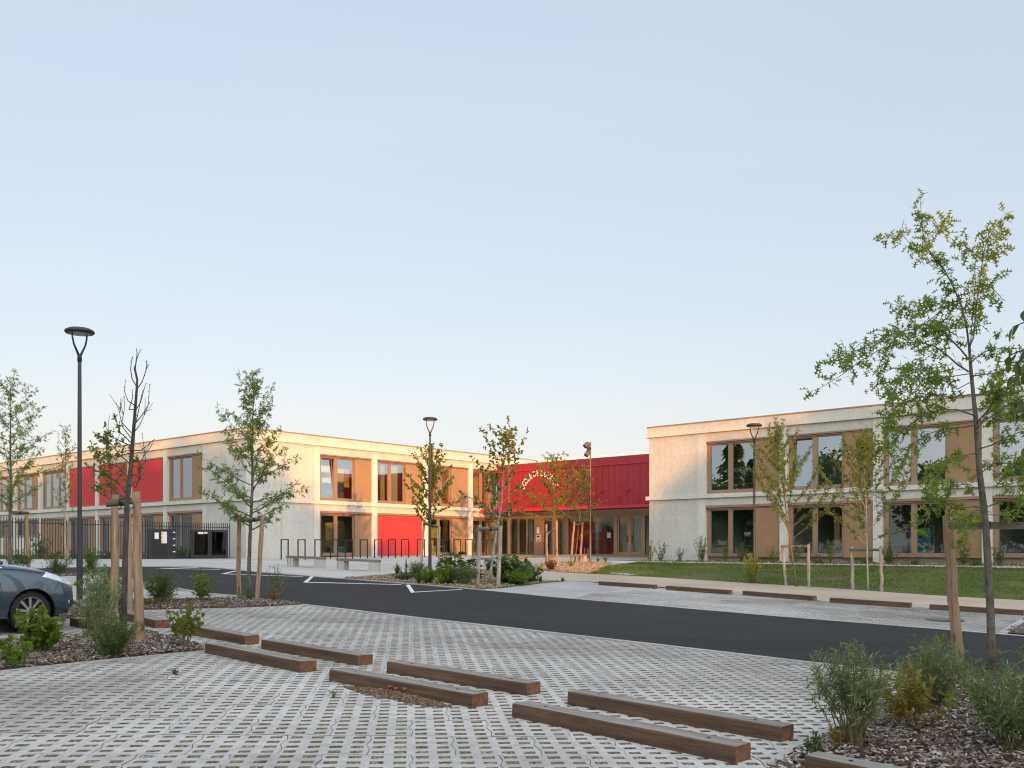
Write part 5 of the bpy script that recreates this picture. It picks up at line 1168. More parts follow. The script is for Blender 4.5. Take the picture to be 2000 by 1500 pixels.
# offscreen trees: a belt shaped to shade the car park, others mirrored in the glass
def offscreen_trees():
    rs = random.Random(99); mb = MB()
    prof = [(-80, 12.6), (15, 12.6), (17.5, 12.2), (19, 11.0), (21, 9.6), (22.6, 8.2), (26, 7.2), (28.5, 5.8), (30, 4.2), (33, 3.6), (36, 4.2), (38, 5.8), (39.8, 8.3), (41.2, 10.4), (42.5, 12.3), (44, 12.8), (110, 12.8)]
    def ell(c, a, h, n, s, r):
        k = len(mb.v); seg, rg = 8, 5
        for i in range(rg+1):
            th = math.pi*i/rg
            for j in range(seg): ph = 2*math.pi*j/seg; w = 1+.25*noise.noise(V((c.x+i, c.y+j*1.3, 1))); mb.v.append((c.x+a*.85*w*math.sin(th)*math.cos(ph), c.y+a*.85*w*math.sin(th)*math.sin(ph), c.z+h*.9*math.cos(th)))
        for i in range(rg):
            for j in range(seg): mb.face((k+i*seg+j, k+(i+1)*seg+j, k+(i+1)*seg+(j+1) % seg, k+i*seg+(j+1) % seg), 0, .2)
        for i in range(n):
            d = rvec(rs).normalized(); p = c+V((d.x*a, d.y*a, d.z*h))*rs.uniform(.8, 1.06); leaf(mb, p, rvec(rs), rvec(rs), s*rs.uniform(.6, 1.2), 'dia', rs.random())
    x = -60
    while x < 95:
        z1 = interp(prof, x); zc = (z1-3)/2; ell(V((x, -45+rs.uniform(-1, 1), zc)), 1.7, z1-zc-.15, 130, .9, 0); x += 1.15
    for i, (x, y, h, a) in enumerate(((-31, 22, 10, 4.5), (-27, 13, 9, 4), (-44, 18, 11, 4.5), (-26, 4, 9.5, 4), (-52, 27, 9, 4))):
        z0 = H(x, y); ell(V((x, y, z0+h*.55)), a, h*.46, 1500, .5, 0); mb.tube([(x, y, z0), (x, y, z0+h*.4)], [.2, .15], 6, 1)
    for (cx, cy, h) in ((-40.3, 28.2, 13.8), (-52, 21, 11.5)):                              # conifers
        z0 = H(cx, cy); mb.tube([(cx, cy, z0), (cx, cy, z0+h)], [.25, .03], 6, 1)
        for i in range(1500):
            f = rs.random()**.8; a = rs.uniform(0, 6.28); rr = (1-f)**.9*2.5*rs.uniform(.2, 1)*(1+.25*math.sin(f*40)); p = V((cx+rr*math.cos(a), cy+rr*math.sin(a), z0+1+f*(h-1)-rr*.25)); leaf(mb, p, V((math.cos(a), math.sin(a), -.35)), V((rs.gauss(0, .3), rs.gauss(0, .3), 1)), .8, 'narrow' if rs.random() < .2 else 'dia', rs.random()*.5)
    tag(mb.build('offscreen_trees', [MAT['leaf_dark'], MAT['bark_dark']]), 'offscreen trees: a dark belt shaped to shade the car park, others mirrored in the windows', 'trees', kind='stuff')
offscreen_trees()
# ------------------------------------------------------------------ street furniture
def lamp_proto():
    root = thing('street_lamp', '', 'street lamp', (0, 0, 0), 'street lamps around the car park'); Hh = 5.7
    mb = MB(); mb.lathe([(.11, 0), (.11, .02), (.062, .03), (.062, 1.05), (.046, 1.07), (.042, 3.5), (.036, 5.02)], n=16); mb.build('pole', MAT['lamp_pole'], root, smooth=False, local=True)
    mb = MB(); mb.bx(-.02, .02, -.066, -.058, .5, .75); mb.build('service_hatch', MAT['anthracite'], root, local=True)
    mb = MB(); mb.lathe([(.044, 5.0), (.044, 5.12), (.036, 5.16)], n=14)
    for s in (-1, 1): mb.tube([(s*.015, 0, 5.12), (s*.06, 0, 5.22), (s*.125, 0, 5.36), (s*.155, 0, 5.50), (s*.16, 0, 5.60)], [.026, .024, .02, .018, .016], 8)
    mb.build('fork', MAT['anthracite'], root, local=True, smooth=True)
    mb = MB(); mb.lathe([(.20, 5.585), (.27, 5.59), (.29, 5.615), (.28, 5.65), (.22, 5.685), (.1, 5.70)], n=32); hd = mb.build('lamp_head', MAT['anthracite'], root, local=True, smooth=False)
    mb = MB(); mb.lathe([(.19, 5.575), (.195, 5.584)], n=28); mb.build('lens', MAT['lens'], hd, local=True); return root
proto = lamp_proto()
for i, (px, py, top, rz, lab) in enumerate(((155.5, 1175, 641, .95, 'tall black street lamp beside the parked car at the left'), (840, 1117, 815, .25, 'black street lamp rising from the planted bed in the middle'), (1473, 1139, 827, .1, 'brown black street lamp at the lawn edge before the right wing'))):
    o = proto if i == 0 else copy_tree(proto); g = G(px, py); o.location = g; o['label'] = lab; o.rotation_euler = (0, 0, rz); hh = (HY-top)/F_PX*g.y-g.z; o.scale = (1, 1, hh/5.7)
def spot_mast(label, px, py, top, spots):
    b = G(px, py); h = (HY-top)/F_PX*b.y-b.z; root = thing('floodlight_mast', label, 'floodlight mast', b, 'floodlight masts before the red hall')
    mb = MB(); mb.lathe([(.10, 0), (.10, .015), (.058, .02), (.055, 1.5), (.045, 1.52), (.036, h)], n=14); mb.build('pole', MAT['pole_bronze'], root, local=True)
    for (sx, sy, ang, dark) in spots:
        c = at(sx, sy, b.y)-b; c.y = -.05; dx = c.x; d = V((math.cos(rad(ang)), -.35, math.sin(rad(ang)))).normalized()
        if dark: d = V((-.1, -1, -.1)).normalized()
        mb = MB(); mb.tube([c-d*.15, c-d*.12, c+d*.15], [.09, .125, .125], 16, 0); s = mb.build('spotlight', MAT['pole_bronze'], root, local=True)
        mb = MB(); mb.tube([c+d*.151, c+d*.155], .11, 16); mb.build('lens', MAT['black'], s, local=True)
        mb = MB(); mb.tube([(0, 0, c.z-.03), (dx*.6, -.03, c.z-.04), (dx, -.05, c.z-.1)], .018, 6); mb.build('bracket', MAT['pole_bronze'], s, local=True)
spot_mast('bronze mast with four spotlights behind the open-crowned tree', 994, 1101, 840, ((988, 848, 215, 0), (986.5, 857, 225, 0), (1002, 869, 240, 0), (1001, 880, 230, 0)))
spot_mast('bronze mast with three spotlights in front of the red hall', 1153, 1099, 863, ((1145.5, 869, 225, 0), (1150, 876.5, 0, 1), (1147, 886, 235, 0)))
def bench(label, A, B, legs, w=.42):
    c = (A+B)/2; d = B-A; L = d.length; root = thing('bench', label, 'bench', V((c.x, c.y, H(c.x, c.y))), 'timber benches on the plaza', rz=math.atan2(d.y, d.x)); slope = (B.z-A.z)/L
    def zz(x): return x*slope
    mb = MB(); n = 3
    for k in range(n):
        y0 = -w/2+k*w/n; mb.box((-L/2, y0, .36+zz(-L/2)), (L, 0, slope*L), (0, w/n-.012, 0), (0, 0, .09))
    mb.build('seat', MAT['bench_top'], root, local=True, bevel=.006)
    for x in legs:
        x = x*L/2; mb = MB(); mb.bx(x-.16, x+.16, -w/2+.02, w/2-.02, -.05+zz(x), .355+zz(x)); mb.build('leg', MAT['rusty_block'], root, local=True, bevel=.008)
bench('grey timber bench farther from the road, rust on its right end', G(565, 1106.5), G(632, 1109.5), (-.78, .78))
bench('grey timber bench nearer the road, right of the other short one', G(662, 1112.5), G(739, 1116), (-.8, .8))
bench('long timber bench in front of the entrance hall', G(944, 1108.5), G(1144, 1098.5), (-.9, -.28, .3, .93))
def stand_proto():
    r = thing('bike_stand', '', 'bike stand', (0, 0, 0), 'row of bike stands before the sunlit wall'); h = 1.06; w = .6; s = .025
    for x in (-w/2, w/2):
        mb = MB(); mb.bx(x-s, x+s, -s, s, 0, h); mb.build('post', MAT['anthracite'], r, local=True)
        mb = MB(); mb.bx(x-.07, x+.07, -.07, .07, -.005, .008); mb.build('foot_plate', MAT['anthracite'], r, local=True)
    mb = MB(); mb.bx(-w/2+s, w/2-s, -s, s, h-2*s, h-.001); mb.build('top_bar', MAT['anthracite'], r, local=True); return r
proto = stand_proto()
pos = [556, 589, 622, 652.5, 681.5, 710.5, 738.5, 765.5, 791, 822, 846, 872, 893, 915.5, 937, 957]
where = ['leftmost bike stand, before the blank concrete wall', 'second bike stand, before the blank concrete wall', 'bike stand before the left ground floor pane', 'bike stand before the mullion of the corner room window', 'bike stand before the right pane of the corner room window', 'bike stand before the lower brown panel', 'bike stand before the pillar left of the red blind', 'left bike stand of the pair before the red blind', 'right bike stand of the pair before the red blind', 'bike stand behind the leaning grey post', 'bike stand just right of the middle lamp', 'bike stand behind the tall acanthus', 'bike stand before the orange lit panel', 'bike stand before the last pillar of the sunlit wall', 'second bike stand from the right, before the corner window', 'rightmost bike stand, by the hall corner']
FBo = 3.0
for i, px in enumerate(pos):
    o = proto if i == 0 else copy_tree(proto); p = FB.pt(FB.t(px, FBo), FBo, 0); o.location = (p.x, p.y, H(p.x, p.y)); o.rotation_euler = (0, 0, math.atan2(UX.y, UX.x)); o['label'] = where[i]
b = G(1147, 1098); r = thing('litter_bin', 'slim grey litter bin on a post at the end of the long bench', 'litter bin', b)
mb = MB(); mb.lathe([(.10, .22), (.115, .23), (.115, .72), (.10, .72), (.095, .65)], n=18); mb.build('bin', MAT['lamp_pole'], r, local=True)
mb = MB(); mb.bx(-.17, -.12, -.03, .03, 0, .76); mb.build('post', MAT['anthracite'], r, local=True)
# --- fence and noticeboards
def ft(px):
    k = (px-CX)/F_PX; P = V((-15.0, 51.0, 0)); return (k*P.y-P.x)/(FD.x-k*FD.y)
r = thing('fence', 'black vertical bar fence running left from the concrete corner', 'fence', fpt(0)); mb = MB(); L = 21
for i in range(int(L/.125)):
    p = fpt(i*.125); mb.box(p-FD*.0125-UX*.02, FD*.025, UX*.04, Z3*1.86)
mb.build('pickets', MAT['anthracite'], r); mb = MB()
for zz in (1.62, .12):
    for i in range(int(L)): a, b = fpt(i, -.0), fpt(i+1, -.0); mb.box(a+Z3*zz-UX*.028, b-a, UX*.007, Z3*.035); 
mb.build('rail', MAT['anthracite'], r)
def fpx(px, py, off=.06):                    # point on the front of the fence
    p = fpt(ft(px), 0)+UX*off; return V((p.x, p.y, (HY-py)/F_PX*p.y))
def fbox(mb, x0, x1, y0, y1, off, th, m=0):
    a, b, c = fpx(x0, y1, off), fpx(x1, y1, off), fpx(x0, y0, off); d = b-a; d.z = 0; mb.box(a, d, UX*th, Z3*(c.z-a.z), m)
r = thing('noticeboard', 'black noticeboard with a column of four letterboxes on the fence', 'noticeboard', fpx(300, 1092), 'noticeboards on the fence')
mb = MB(); fbox(mb, 287.5, 328.5, 1032.5, 1091.5, .05, .09); mb.build('case', MAT['anthracite'], r)
mb = MB(); fbox(mb, 293, 323, 1037, 1086.5, .142, .004); mb.build('display_panel', MAT['black'], r)
mb = MB(); fbox(mb, 299, 307, 1040, 1052.5, .148, .003); fbox(mb, 312, 323, 1038.5, 1061, .148, .003); mb.build('papers', MAT['paper'], r)
mb = MB(); 
for k in range(3): fbox(mb, 312.2, 315, 1040+7.3*k, 1045+7.3*k, .1515, .002)
mb.build('coloured_notes', MAT['yellow'], r)
mb = MB(); fbox(mb, 328.7, 340.6, 1033, 1091, .05, .07); lb_ = mb.build('letterbox_cabinet', MAT['anthracite'], r)
for k in range(4):
    mb = MB(); y = 1036+12.6*k; fbox(mb, 329.5, 340, y, y+8.3, .122, .02); fbox(mb, 330.5, 339, y+9.0, y+9.8, .121, .006, 1); q = mb.build('letterbox', [MAT['anthracite'], MAT['black']], lb_); 
    mb = MB(); fbox(mb, 335.2, 339.4, y+2.8, y+4.6, .143, .003); mb.build('name_plate', MAT['paper'], lb_)
r = thing('noticeboard', 'black noticeboard with two empty glazed doors on the fence', 'noticeboard', fpx(405, 1090), 'noticeboards on the fence')
mb = MB(); fbox(mb, 370.6, 442.5, 1034, 1089.5, .05, .09); mb.build('case', MAT['anthracite'], r)
for x0, x1 in ((374, 404.5), (408.5, 439.5)):
    mb = MB(); fbox(mb, x0, x1, 1037.5, 1086, .142, .02); d = mb.build('door', MAT['anthracite'], r)
    mb = MB(); fbox(mb, x0+2, x1-2, 1039, 1084, .164, .003); mb.build('pane', MAT['glass_board'], d)
mb = MB(); fbox(mb, 383, 394, 1039, 1043, .169, .003); fbox(mb, 395.5, 401.5, 1039, 1042.3, .169, .003); mb.build('papers', MAT['paper'], r)
# --- timber wheel stops
def timber(label, a, b, h=.125, w=.23, group='timber wheel stops in the car park', cut=None):
    A, B = G(*a), G(*b); d = B-A; L = d.length; rz = math.atan2(d.y, d.x); pitch = math.asin(d.z/L)
    root = thing('timber_wheel_stop', label, 'wheel stop', A, group, rz=rz); root.rotation_euler = (0, -pitch, rz)
    mb = MB(); e = .012; nseg = max(4, int(L/.35)); rs = random.Random(a[0]); P = []
    pr = [(0, -.02), (w, -.02), (w, h-e), (w-e, h), (e, h), (0, h-e)]
    for i in range(nseg+1):
        k = len(mb.v); P.append(k)
        for (y, z) in pr: mb.v.append((L*i/nseg, y+rs.gauss(0, .0015), z+rs.gauss(0, .0015)))
    for k0, k1 in zip(P, P[1:]):
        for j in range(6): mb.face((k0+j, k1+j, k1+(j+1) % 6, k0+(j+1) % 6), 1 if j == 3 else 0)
    for f in range(len(mb.f)): mb.f[f] = tuple(reversed(mb.f[f]))
    mb.face([P[0]+j for j in range(6)], 2); mb.face([P[-1]+j for j in reversed(range(6))], 2)
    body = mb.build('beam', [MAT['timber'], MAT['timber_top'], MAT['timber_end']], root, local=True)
    if L > 1.2 and A.y < 20:
        for x in (.3, L-.3): mb = MB(); mb.lathe([(.016, h-.004), (.016, h+.004)], (x, w*.5, 0), 8); mb.build('bolt_head', MAT['black'], root, local=True)
    return root
NT = [((400, 1275), (586, 1313.5), 'front timber beam just right of the near left bed'), ((643, 1329), (922, 1382), 'front timber beam with spilt gravel and dead leaves'), ((1000, 1400), (1436, 1490.5), 'longest front timber beam at the bottom centre'), ((1570, 1509), (1930, 1585), 'bleached timber beam cut by the bottom edge beside the near right bed'),
      ((335, 1233), (478, 1259), 'rear timber beam behind the reddish sapling'), ((510, 1267), (700, 1300), 'rear timber beam beyond the leftmost front timber'), ((755, 1313), (1029, 1358.5), 'rear timber beam beyond the one with dead leaves'), ((1108, 1375), (1526, 1449), 'rear timber beam nearest the near right bed'),
      ((232, 1208), (303, 1227), 'short looking timber beam behind the stout posts'), ((136, 1222), (218, 1238), 'timber beam in front of the car bumper')]
for a, b, l in NT: timber(l, a, b)
for i, (a, b, l) in enumerate((((1168.8, 1143), (1278, 1150.2), 'far timber beam at the end of the concrete apron'), ((1300.6, 1152), (1423.5, 1161.2), 'second far timber beam along the path'), ((1450, 1162.5), (1588, 1173.3), 'third far timber beam, below the willows'), ((1620, 1176.5), (1777.5, 1187), 'fourth far timber beam, left of the leaning post'), ((1815, 1190), (1998, 1202), 'last far timber beam, behind the oak trunk'))):
    timber(l, a, b, .13, .2)
b = G(1845, 1211.5, .004); mb = MB(); mb.lathe([(.40, 0), (.40, .012), (.36, .014)], tuple(b), 24); tag(mb.build('manhole_cover', MAT['rail_grey']), 'round rusty manhole cover on the far pavers', 'manhole cover')
# --- car
def car():
    ga = rad(50); g = G(61, 1237.5); fwd = V((math.cos(ga), math.sin(ga), 0)); lft = V((-fwd.y, fwd.x, 0)); base = g+lft*.80; base.z = H(base.x, base.y)
    root = thing('car', 'dark blue grey hatchback parked at the left edge with its front wheel showing', 'car', base, rz=ga)
    body_m, nt, bs, _ = new_mat('blue grey car paint'); setp(bs, col=(.050, .080, .105), rough=.32, metal=.5, coat=1.0, coatr=.04)
    chrome = M_plain('chrome', (.75, .75, .75), .12, 1.0); rub = M_plain('tyre rubber', (.012, .012, .013), .75); alloy = M_plain('alloy', (.55, .55, .56), .3, .9); dark = MAT['black']
    headm, nt, bs, o_ = new_mat('clear headlight'); setp(bs, col=(.70, .72, .75), rough=.28, metal=.25, coat=1.0)
    wm = [(-3.28, .50), (-3.2, .68), (-3.0, .78), (-2.6, .83), (-1.5, .86), (-.6, .86), (-.2, .86), (.1, .86), (.3, .845), (.45, .815), (.55, .78), (.62, .735), (.67, .68), (.71, .60), (.74, .46), (.755, .25)]
    z0 = [(-3.28, .40), (-3.0, .28), (-2.6, .22), (0, .20), (.4, .22), (.62, .25), (.755, .30)]
    z1 = [(-3.28, .90), (-2.5, .98), (-.7, .945), (-.45, .93), (-.1, .90), (.15, .865), (.27, .84), (.4, .80), (.5, .76), (.6, .705), (.66, .66), (.71, .61), (.755, .55)]
    z2 = [(-3.28, 1.0), (-2.5, 1.02), (-.7, 1.05), (-.45, 1.035), (-.1, .985), (.15, .935), (.27, .90), (.4, .855), (.5, .81), (.6, .75), (.66, .70), (.71, .635), (.755, .565)]
    def sec(x):
        w, a, b, c = interp(wm, x), interp(z0, x), interp(z1, x), interp(z2, x)
        pts = [(w*.90, a), (w*.965, lerp(a, b, .12)), (w*.985, lerp(a, b, .28)), (w, lerp(a, b, .45)), (w*1.0, lerp(a, b, .6)), (w*.985, lerp(a, b, .76)), (w*.965, lerp(a, b, .9)), (w*.925, b), (w*.86, lerp(b, c, .35)), (w*.66, lerp(b, c, .72)), (w*.35, lerp(b, c, .93)), (0, c)]
        return pts
    xs = [-3.28, -3.24, -3.15, -3.0]+[-2.9+.1*i for i in range(25)]+[-.42+.045*i for i in range(18)]+[.38, .42, .46, .50, .54, .57, .60, .63, .65, .67, .69, .71, .725, .74, .755]
    xs = sorted(set(round(x, 3) for x in xs)); mb = MB(); rows = []
    WC = [(0, .295), (-2.49, .295)]; RA = .335
    for x in xs:
        s = sec(x); row = []
        for (y, z) in [(-y, z) for y, z in s]+[(y, z) for y, z in s[-2::-1]]:
            row.append(len(mb.v)); mb.v.append((x, y, z))
        rows.append(row)
    def snap(i):                              # push body points out of the wheel arch
        x, y, z = mb.v[i]
        for cx, cz in WC:
            dx, dz = x-cx, z-cz; r = math.hypot(dx, dz)
            if abs(y) > .5 and r < RA and z < .75: return True
        return False
    ins = [snap(i) for i in range(len(mb.v))]
    def near(i):
        x, y, z = mb.v[i]
        for cx, cz in WC:
            dx, dz = x-cx, z-cz; r = math.hypot(dx, dz)
            if abs(y) > .5 and RA <= r < RA+.05 and z > .2: mb.v[i] = (cx+dx/r*RA, y*1.006, cz+dz/r*RA)
    m = len(rows[0])
    for r0, r1 in zip(rows, rows[1:]):
        for j in range(m-1):
            q = (r0[j], r1[j], r1[j+1], r0[j+1])
            if all(ins[i] for i in q): continue
            mb.face(q)
    for i in range(len(mb.v)):
        if ins[i]:
            x, y, z = mb.v[i]
            for cx, cz in WC:
                dx, dz = x-cx, z-cz; r = math.hypot(dx, dz)
                if r < RA:
                    if r < .05: dx, dz, r = 0, 1, 1
                    mb.v[i] = (cx+dx/r*RA, y, cz+dz/r*RA)
    mb.face(rows[0]); mb.face(list(reversed(rows[-1])))
    body = mb.build('body', body_m, root, smooth=True, local=True)
    # floor, arch liners
    mb = MB(); mb.bx(-3.1, .5, -.6, .6, .16, .24); mb.build('underbody', dark, root, local=True)
    for cx, cz in WC:
        for s in (-1, 1):
            mb = MB(); n = 16
            for i in range(n):
                a0, a1 = math.pi*(-.12+1.24*i/n), math.pi*(-.12+1.24*(i+1)/n); p = lambda a, y: (cx+(RA+.004)*math.cos(a), s*y, cz+(RA+.004)*math.sin(a))
                mb.poly([p(a0, .83), p(a1, .83), p(a1, .50), p(a0, .50)])
            mb.poly([(cx+RA*math.cos(2*math.pi*i/24), s*.5, cz+RA*math.sin(2*math.pi*i/24)) for i in range(24)]); mb.build('wheel_arch', dark, root, local=True)
    # glasshouse
    def cab(x): return interp([(-3.22, .99), (-2.95, 1.30), (-2.5, 1.44), (-1.9, 1.48), (-1.4, 1.45), (-1.15, 1.40), (-.45, 1.035)], x)
    mb = MB(); rows = []
    for x in [-3.22, -3.1, -2.95, -2.7, -2.5, -2.2, -1.9, -1.65, -1.4, -1.25, -1.1, -.9, -.7, -.55, -.45]:
        zt = cab(x); zb = interp(z1, x)-.01; k = clamp((zt-zb)/.5, 0, 1); w = interp(wm, x); wt = lerp(w*.84, .60, k)
        pr = [(w*.925, zb), (lerp(w*.9, wt, .5), lerp(zb, zt, .5)), (wt, lerp(zb, zt, .9)), (wt*.8, lerp(zb, zt, .985)), (0, zt)]
        row = []
        for (y, z) in [(-y, z) for y, z in pr]+[(y, z) for y, z in pr[-2::-1]]: row.append(len(mb.v)); mb.v.append((x, y, z))
        rows.append(row)
    for ri, (r0, r1) in enumerate(zip(rows, rows[1:])):
        for j in range(8):
            roof = 2 <= j <= 5 and 2 <= ri <= 8
            mb.face((r0[j], r1[j], r1[j+1], r0[j+1]), 1 if roof else 0)
    gm, nt, bs, _ = new_mat('tinted car glass'); setp(bs, col=(.015, .017, .02), rough=.03, coat=1.0)
    mb.build('windows', [gm, body_m], root, smooth=True, local=True)
    for s in (-1, 1):
        mb = MB(); mb.tube([(-.40, s*.80, 1.0), (-.62, s*.765, 1.09), (-.95, s*.69, 1.27), (-1.2, s*.63, 1.385)], [.03, .032, .03, .03], 6); mb.tube([(-.62, s*.79, .955), (-1.1, s*.80, .965)], .02, 6); mb.build('windscreen_pillar', body_m, root, local=True)
        mb = MB(); mb.tube([(-.42, s*.818, .935), (-.8, s*.822, .955), (-1.5, s*.82, .985), (-2.3, s*.80, 1.02)], .014, 6); mb.build('trim_strip', chrome, root, local=True)
        mb = MB(); mb.lathe([(.02, 0), (.1, .02), (.12, .07), (.1, .13), (.03, .16)], (-.72, s*.95, .96), 12, sx=.8); mb.build('mirror', body_m, root, local=True, smooth=True)
    def side_y(x, z):
        s = sec(x)
        for (y0, a), (y1, b) in zip(s, s[1:]):
            if a <= z <= b: return lerp(y0, y1, (z-a)/max(1e-6, b-a))
        return s[-1][0] if z > s[-1][1] else s[0][0]
    def patch(name, quad, mat, off, parent=root, n=10, m=5, thick=True):
        """skin patch on both flanks: quad corners in (x, z), bilinear"""
        for s in (-1, 1):
            mb = MB()
            for i in range(n+1):
                for j in range(m+1):
                    u, v = i/n, j/m; a = [lerp(quad[0][k], quad[1][k], u) for k in (0, 1)]; b = [lerp(quad[3][k], quad[2][k], u) for k in (0, 1)]; x, z = lerp(a[0], b[0], v), lerp(a[1], b[1], v)
                    y = side_y(x, z); e = .004; ny = V(((side_y(x-e, z)-side_y(x+e, z))/(2*e), 1, (side_y(x, z-e)-side_y(x, z+e))/(2*e))).normalized()
                    edge = off if 0 < i < n and 0 < j < m else off*.2
                    q = V((x, y, z))+ny*edge; mb.v.append((q.x, s*q.y, q.z))
            for i in range(n):
                for j in range(m): k = i*(m+1)+j; mb.face((k, k+m+1, k+m+2, k+1))
            mb.build(name, mat, parent, smooth=True, local=True)
    def line(name, pts, mat, r=.0042):
        for s in (-1, 1):
            Q = []
            for (x0, a), (x1, b) in zip(pts, pts[1:]):
                for k in range(8): x, z = lerp(x0, x1, k/8), lerp(a, b, k/8); Q.append((x, s*(side_y(x, z)+.0005), z))
            mb = MB(); mb.tube(Q, r, 4); mb.build(name, mat, root, local=True)
    patch('headlight', [(.14, .80), (.66, .635), (.63, .712), (.24, .872)], headm, .010, n=18, m=8)
    patch('headlight_lens', [(.36, .755), (.56, .69), (.545, .725), (.40, .80)], chrome, .015, n=8, m=4)
    line('panel_gap', [(-.45, .925), (-.2, .905), (.12, .858), (.24, .872)], dark); line('panel_gap', [(.40, .715), (.36, .65), (.31, .585)], dark); line('panel_gap', [(-.52, .90), (-.46, .80), (-.44, .60), (-.46, .36), (-.48, .25)], dark)
    patch('fog_lamp_recess', [(.53, .44), (.58, .35), (.73, .36), (.715, .455)], dark, .006); patch('fog_lamp', [(.545, .43), (.565, .37), (.595, .37), (.58, .435)], chrome, .016, n=4, m=4)
    for k in range(3): line('grille_bar', [(.60, .385+.025*k), (.72, .39+.025*k)], dark, .006)
    mb = MB(); n = 14; P = []
    for i in range(n+1):
        a = lerp(-1.25, 1.25, i/n); P.append((.46+.34*math.cos(a), .74*math.sin(a)/math.sin(1.25), .285))
    for i in range(n):
        a, b = P[i], P[i+1]; ia, ib = (a[0]-.14, a[1]*.85, .27), (b[0]-.14, b[1]*.85, .27); mb.poly([a, b, ib, ia]); mb.poly([(a[0]-.01, a[1], .245), (b[0]-.01, b[1], .245), b, a]); mb.poly([ia, ib, (b[0]-.01, b[1], .245), (a[0]-.01, a[1], .245)])
    mb.build('front_splitter', alloy, root, local=True)
    mb = MB(); mb.bx(.70, .76, -.42, .42, .34, .52); mb.build('grille', dark, root, local=True)
    # wheels
    def wheel(cx, s):
        y = s*.80; r = .295; mb = MB(); prof = [(.215, -.10), (.24, -.105), (.275, -.10), (r, -.075), (r, .075), (.275, .1), (.24, .105), (.215, .10)]
        ks = []
        for (rr, yy) in prof:
            ks.append(len(mb.v))
            for j in range(36): a = 2*math.pi*j/36; mb.v.append((cx+rr*math.cos(a), y-s*.1+yy, .295+rr*math.sin(a)))
        for k0, k1 in zip(ks, ks[1:]):
            for j in range(36): mb.face((k0+j, k0+(j+1) % 36, k1+(j+1) % 36, k1+j))
        w = mb.build('wheel', rub, root, smooth=True, local=True)
        mb = MB(); yo = y-s*.012; yi = y-s*.06
        mb.tube([(cx, yi-s*.03, .295), (cx, yi-s*.028, .295)], .20, 24, 1)
        n = 36
        for j in range(n):
            a0, a1 = 2*math.pi*j/n, 2*math.pi*(j+1)/n; f = lambda a, rr, yy: (cx+rr*math.cos(a), yy, .295+rr*math.sin(a))
            mb.poly([f(a0, .218, yo), f(a1, .218, yo), f(a1, .200, yo-s*.006), f(a0, .200, yo-s*.006)]); mb.poly([f(a0, .200, yo-s*.006), f(a1, .200, yo-s*.006), f(a1, .195, yi), f(a0, .195, yi)])
        for j in range(9):
            a = 2*math.pi*j/9+.2; t = V((math.cos(a), 0, math.sin(a))); q = V((-math.sin(a), 0, math.cos(a))); c = V((cx, 0, .295)); A = [c+t*.045-q*.016, c+t*.045+q*.016, c+t*.20+q*.021, c+t*.20-q*.021]
            mb.poly([p+V((0, yo-s*.012 if i < 2 else yo-s*.008, 0)) for i, p in enumerate(A)])
            for i0, i1 in ((1, 2), (3, 0)): mb.poly([A[i0]+V((0, yo-s*.012, 0)), A[i1]+V((0, yo-s*.012, 0)), A[i1]+V((0, yi, 0)), A[i0]+V((0, yi, 0))])
        mb.tube([(cx, yi, .295), (cx, yo-s*.004, .295)], .058, 18); mb.tube([(cx, yo-s*.004, .295), (cx, yo+s*.002, .295)], .03, 14, 1)
        for j in range(4): a = 2*math.pi*j/4+.4; c = (cx+.04*math.cos(a), 0, .295+.04*math.sin(a)); mb.tube([(c[0], yo-s*.003, c[2]), (c[0], yo+s*.001, c[2])], .007, 8, 1)
        mb.build('rim', [alloy, dark], w, local=True)
    for cx in (0, -2.49):
        for s in (-1, 1): wheel(cx, s)
    mb = MB(); mb.tube([(-.40, -.45, 1.045), (-.37, .1, 1.06)], .010, 5); mb.tube([(-.26, -.30, 1.02), (-.25, -.27, 1.025)], .014, 6); mb.build('wiper', dark, root, local=True)
car()
# ------------------------------------------------------------------ light, sky, camera
w = bpy.data.worlds.new('World'); SC.world = w; w.use_nodes = True; nt = w.node_tree; nt.nodes.clear()
sky = nt.nodes.new('ShaderNodeTexSky'); sky.sky_type = 'NISHITA'; sky.sun_disc = False; sky.sun_elevation = SUN_EL; sky.sun_rotation = SUN_AZ
sky.air_density = 1.0; sky.dust_density = 1.0; sky.ozone_density = 1.0
bg = nt.nodes.new('ShaderNodeBackground'); bg.inputs[1].default_value = .15; ow = nt.nodes.new('ShaderNodeOutputWorld')
sk = mixc(nt, 1.0, sky.outputs[0], (.48, .41, .45), 'MULTIPLY')
tc = nd(nt, 'TexCoord'); dt = nd(nt, 'VectorMath', {0: tc.outputs['Generated'], 1: tuple(SUN_DIR)}, operation='DOT_PRODUCT').outputs['Value']
gl = nd(nt, 'MapRange', {0: dt, 1: -.35, 2: 1.0, 3: 0.0, 4: 1.0}, interpolation_type='SMOOTHSTEP').outputs[0]
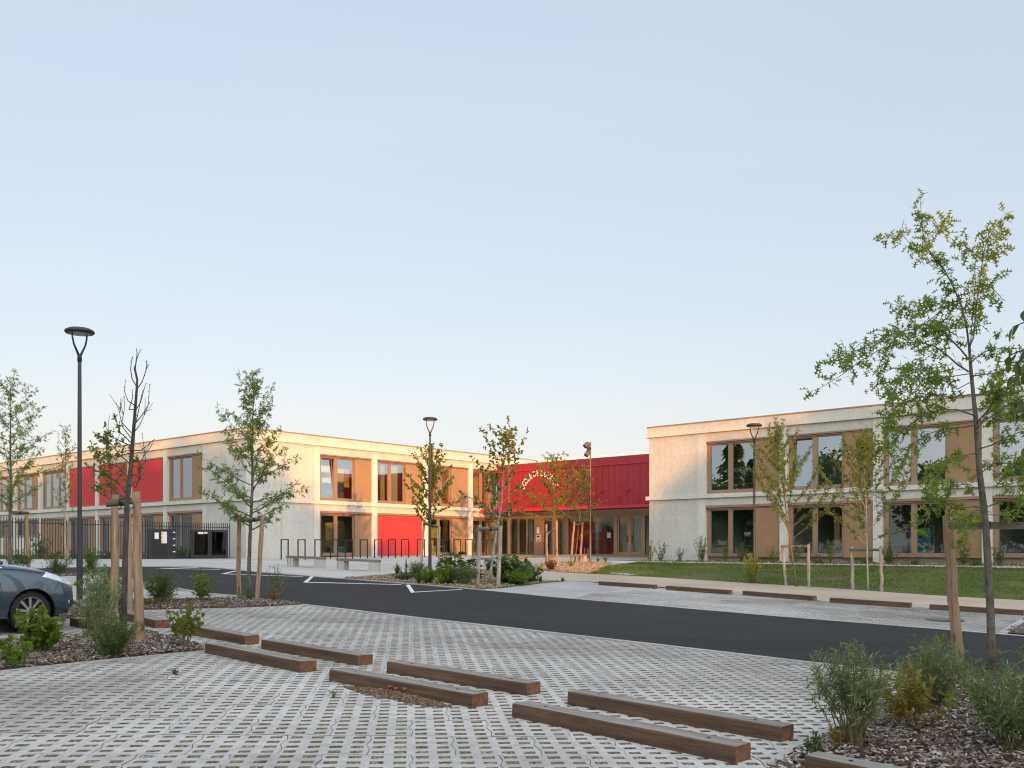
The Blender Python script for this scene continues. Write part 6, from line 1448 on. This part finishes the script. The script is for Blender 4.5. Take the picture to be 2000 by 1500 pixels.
cir = nd(nt, 'TexNoise', {'Vector': nd(nt, 'Mapping', {0: tc.outputs['Generated'], 'Scale': (1.2, 2.2, 9), 'Rotation': (0, .12, .3)}).outputs[0], 'Scale': 1.6, 'Detail': 7, 'Roughness': .55}).outputs[0]
cir = nd(nt, 'MapRange', {0: cir, 1: .45, 2: .8, 3: 0, 4: .10}).outputs[0]
hz = mixc(nt, gl, (1.50, 1.72, 2.02), (6.2, 6.5, 6.6))          # thin high haze, brightest around the setting sun
hz = mixc(nt, cir, hz, (2.3, 2.32, 2.36))
veil = nd(nt, 'Mix', data_type='RGBA', blend_type='ADD'); veil.inputs[0].default_value = 1.0; nt.links.new(sk, veil.inputs[6]); nt.links.new(hz, veil.inputs[7])
nt.links.new(veil.outputs[2], bg.inputs[0]); nt.links.new(bg.outputs[0], ow.inputs[0])
sl = bpy.data.lights.new('sun', 'SUN'); sl.energy = 2.9; sl.angle = rad(.5); sl.color = (1, .40, .06)
so = bpy.data.objects.new('sun', sl); COL.objects.link(so); so.rotation_euler = SUN_DIR.to_track_quat('Z', 'Y').to_euler(); so.location = (20, -60, 30)
cam = bpy.data.cameras.new('camera'); cam.sensor_width = 36; cam.lens = 36*F_PX/2000; cam.shift_y = (HY-750)/2000; cam.clip_end = 3000; cam.clip_start = .1
co = bpy.data.objects.new('camera', cam); COL.objects.link(co); co.location = (0, 0, 0); co.rotation_euler = (rad(90), 0, 0); SC.camera = co
vs = SC.view_settings; vs.view_transform = 'Standard'; vs.look = 'None'; vs.gamma = 1; vs.exposure = 1.08
SC.cycles.use_denoising = True; SC.cycles.denoiser = 'OPENIMAGEDENOISE'; SC.cycles.denoising_input_passes = 'RGB_ALBEDO_NORMAL'; SC.cycles.denoising_prefilter = 'ACCURATE'; SC.cycles.pixel_filter_type = 'BLACKMAN_HARRIS'; SC.cycles.filter_width = 1.15; SC.cycles.max_bounces = 8; SC.cycles.transparent_max_bounces = 12; SC.cycles.glossy_bounces = 3; SC.cycles.transmission_bounces = 4; SC.cycles.diffuse_bounces = 3
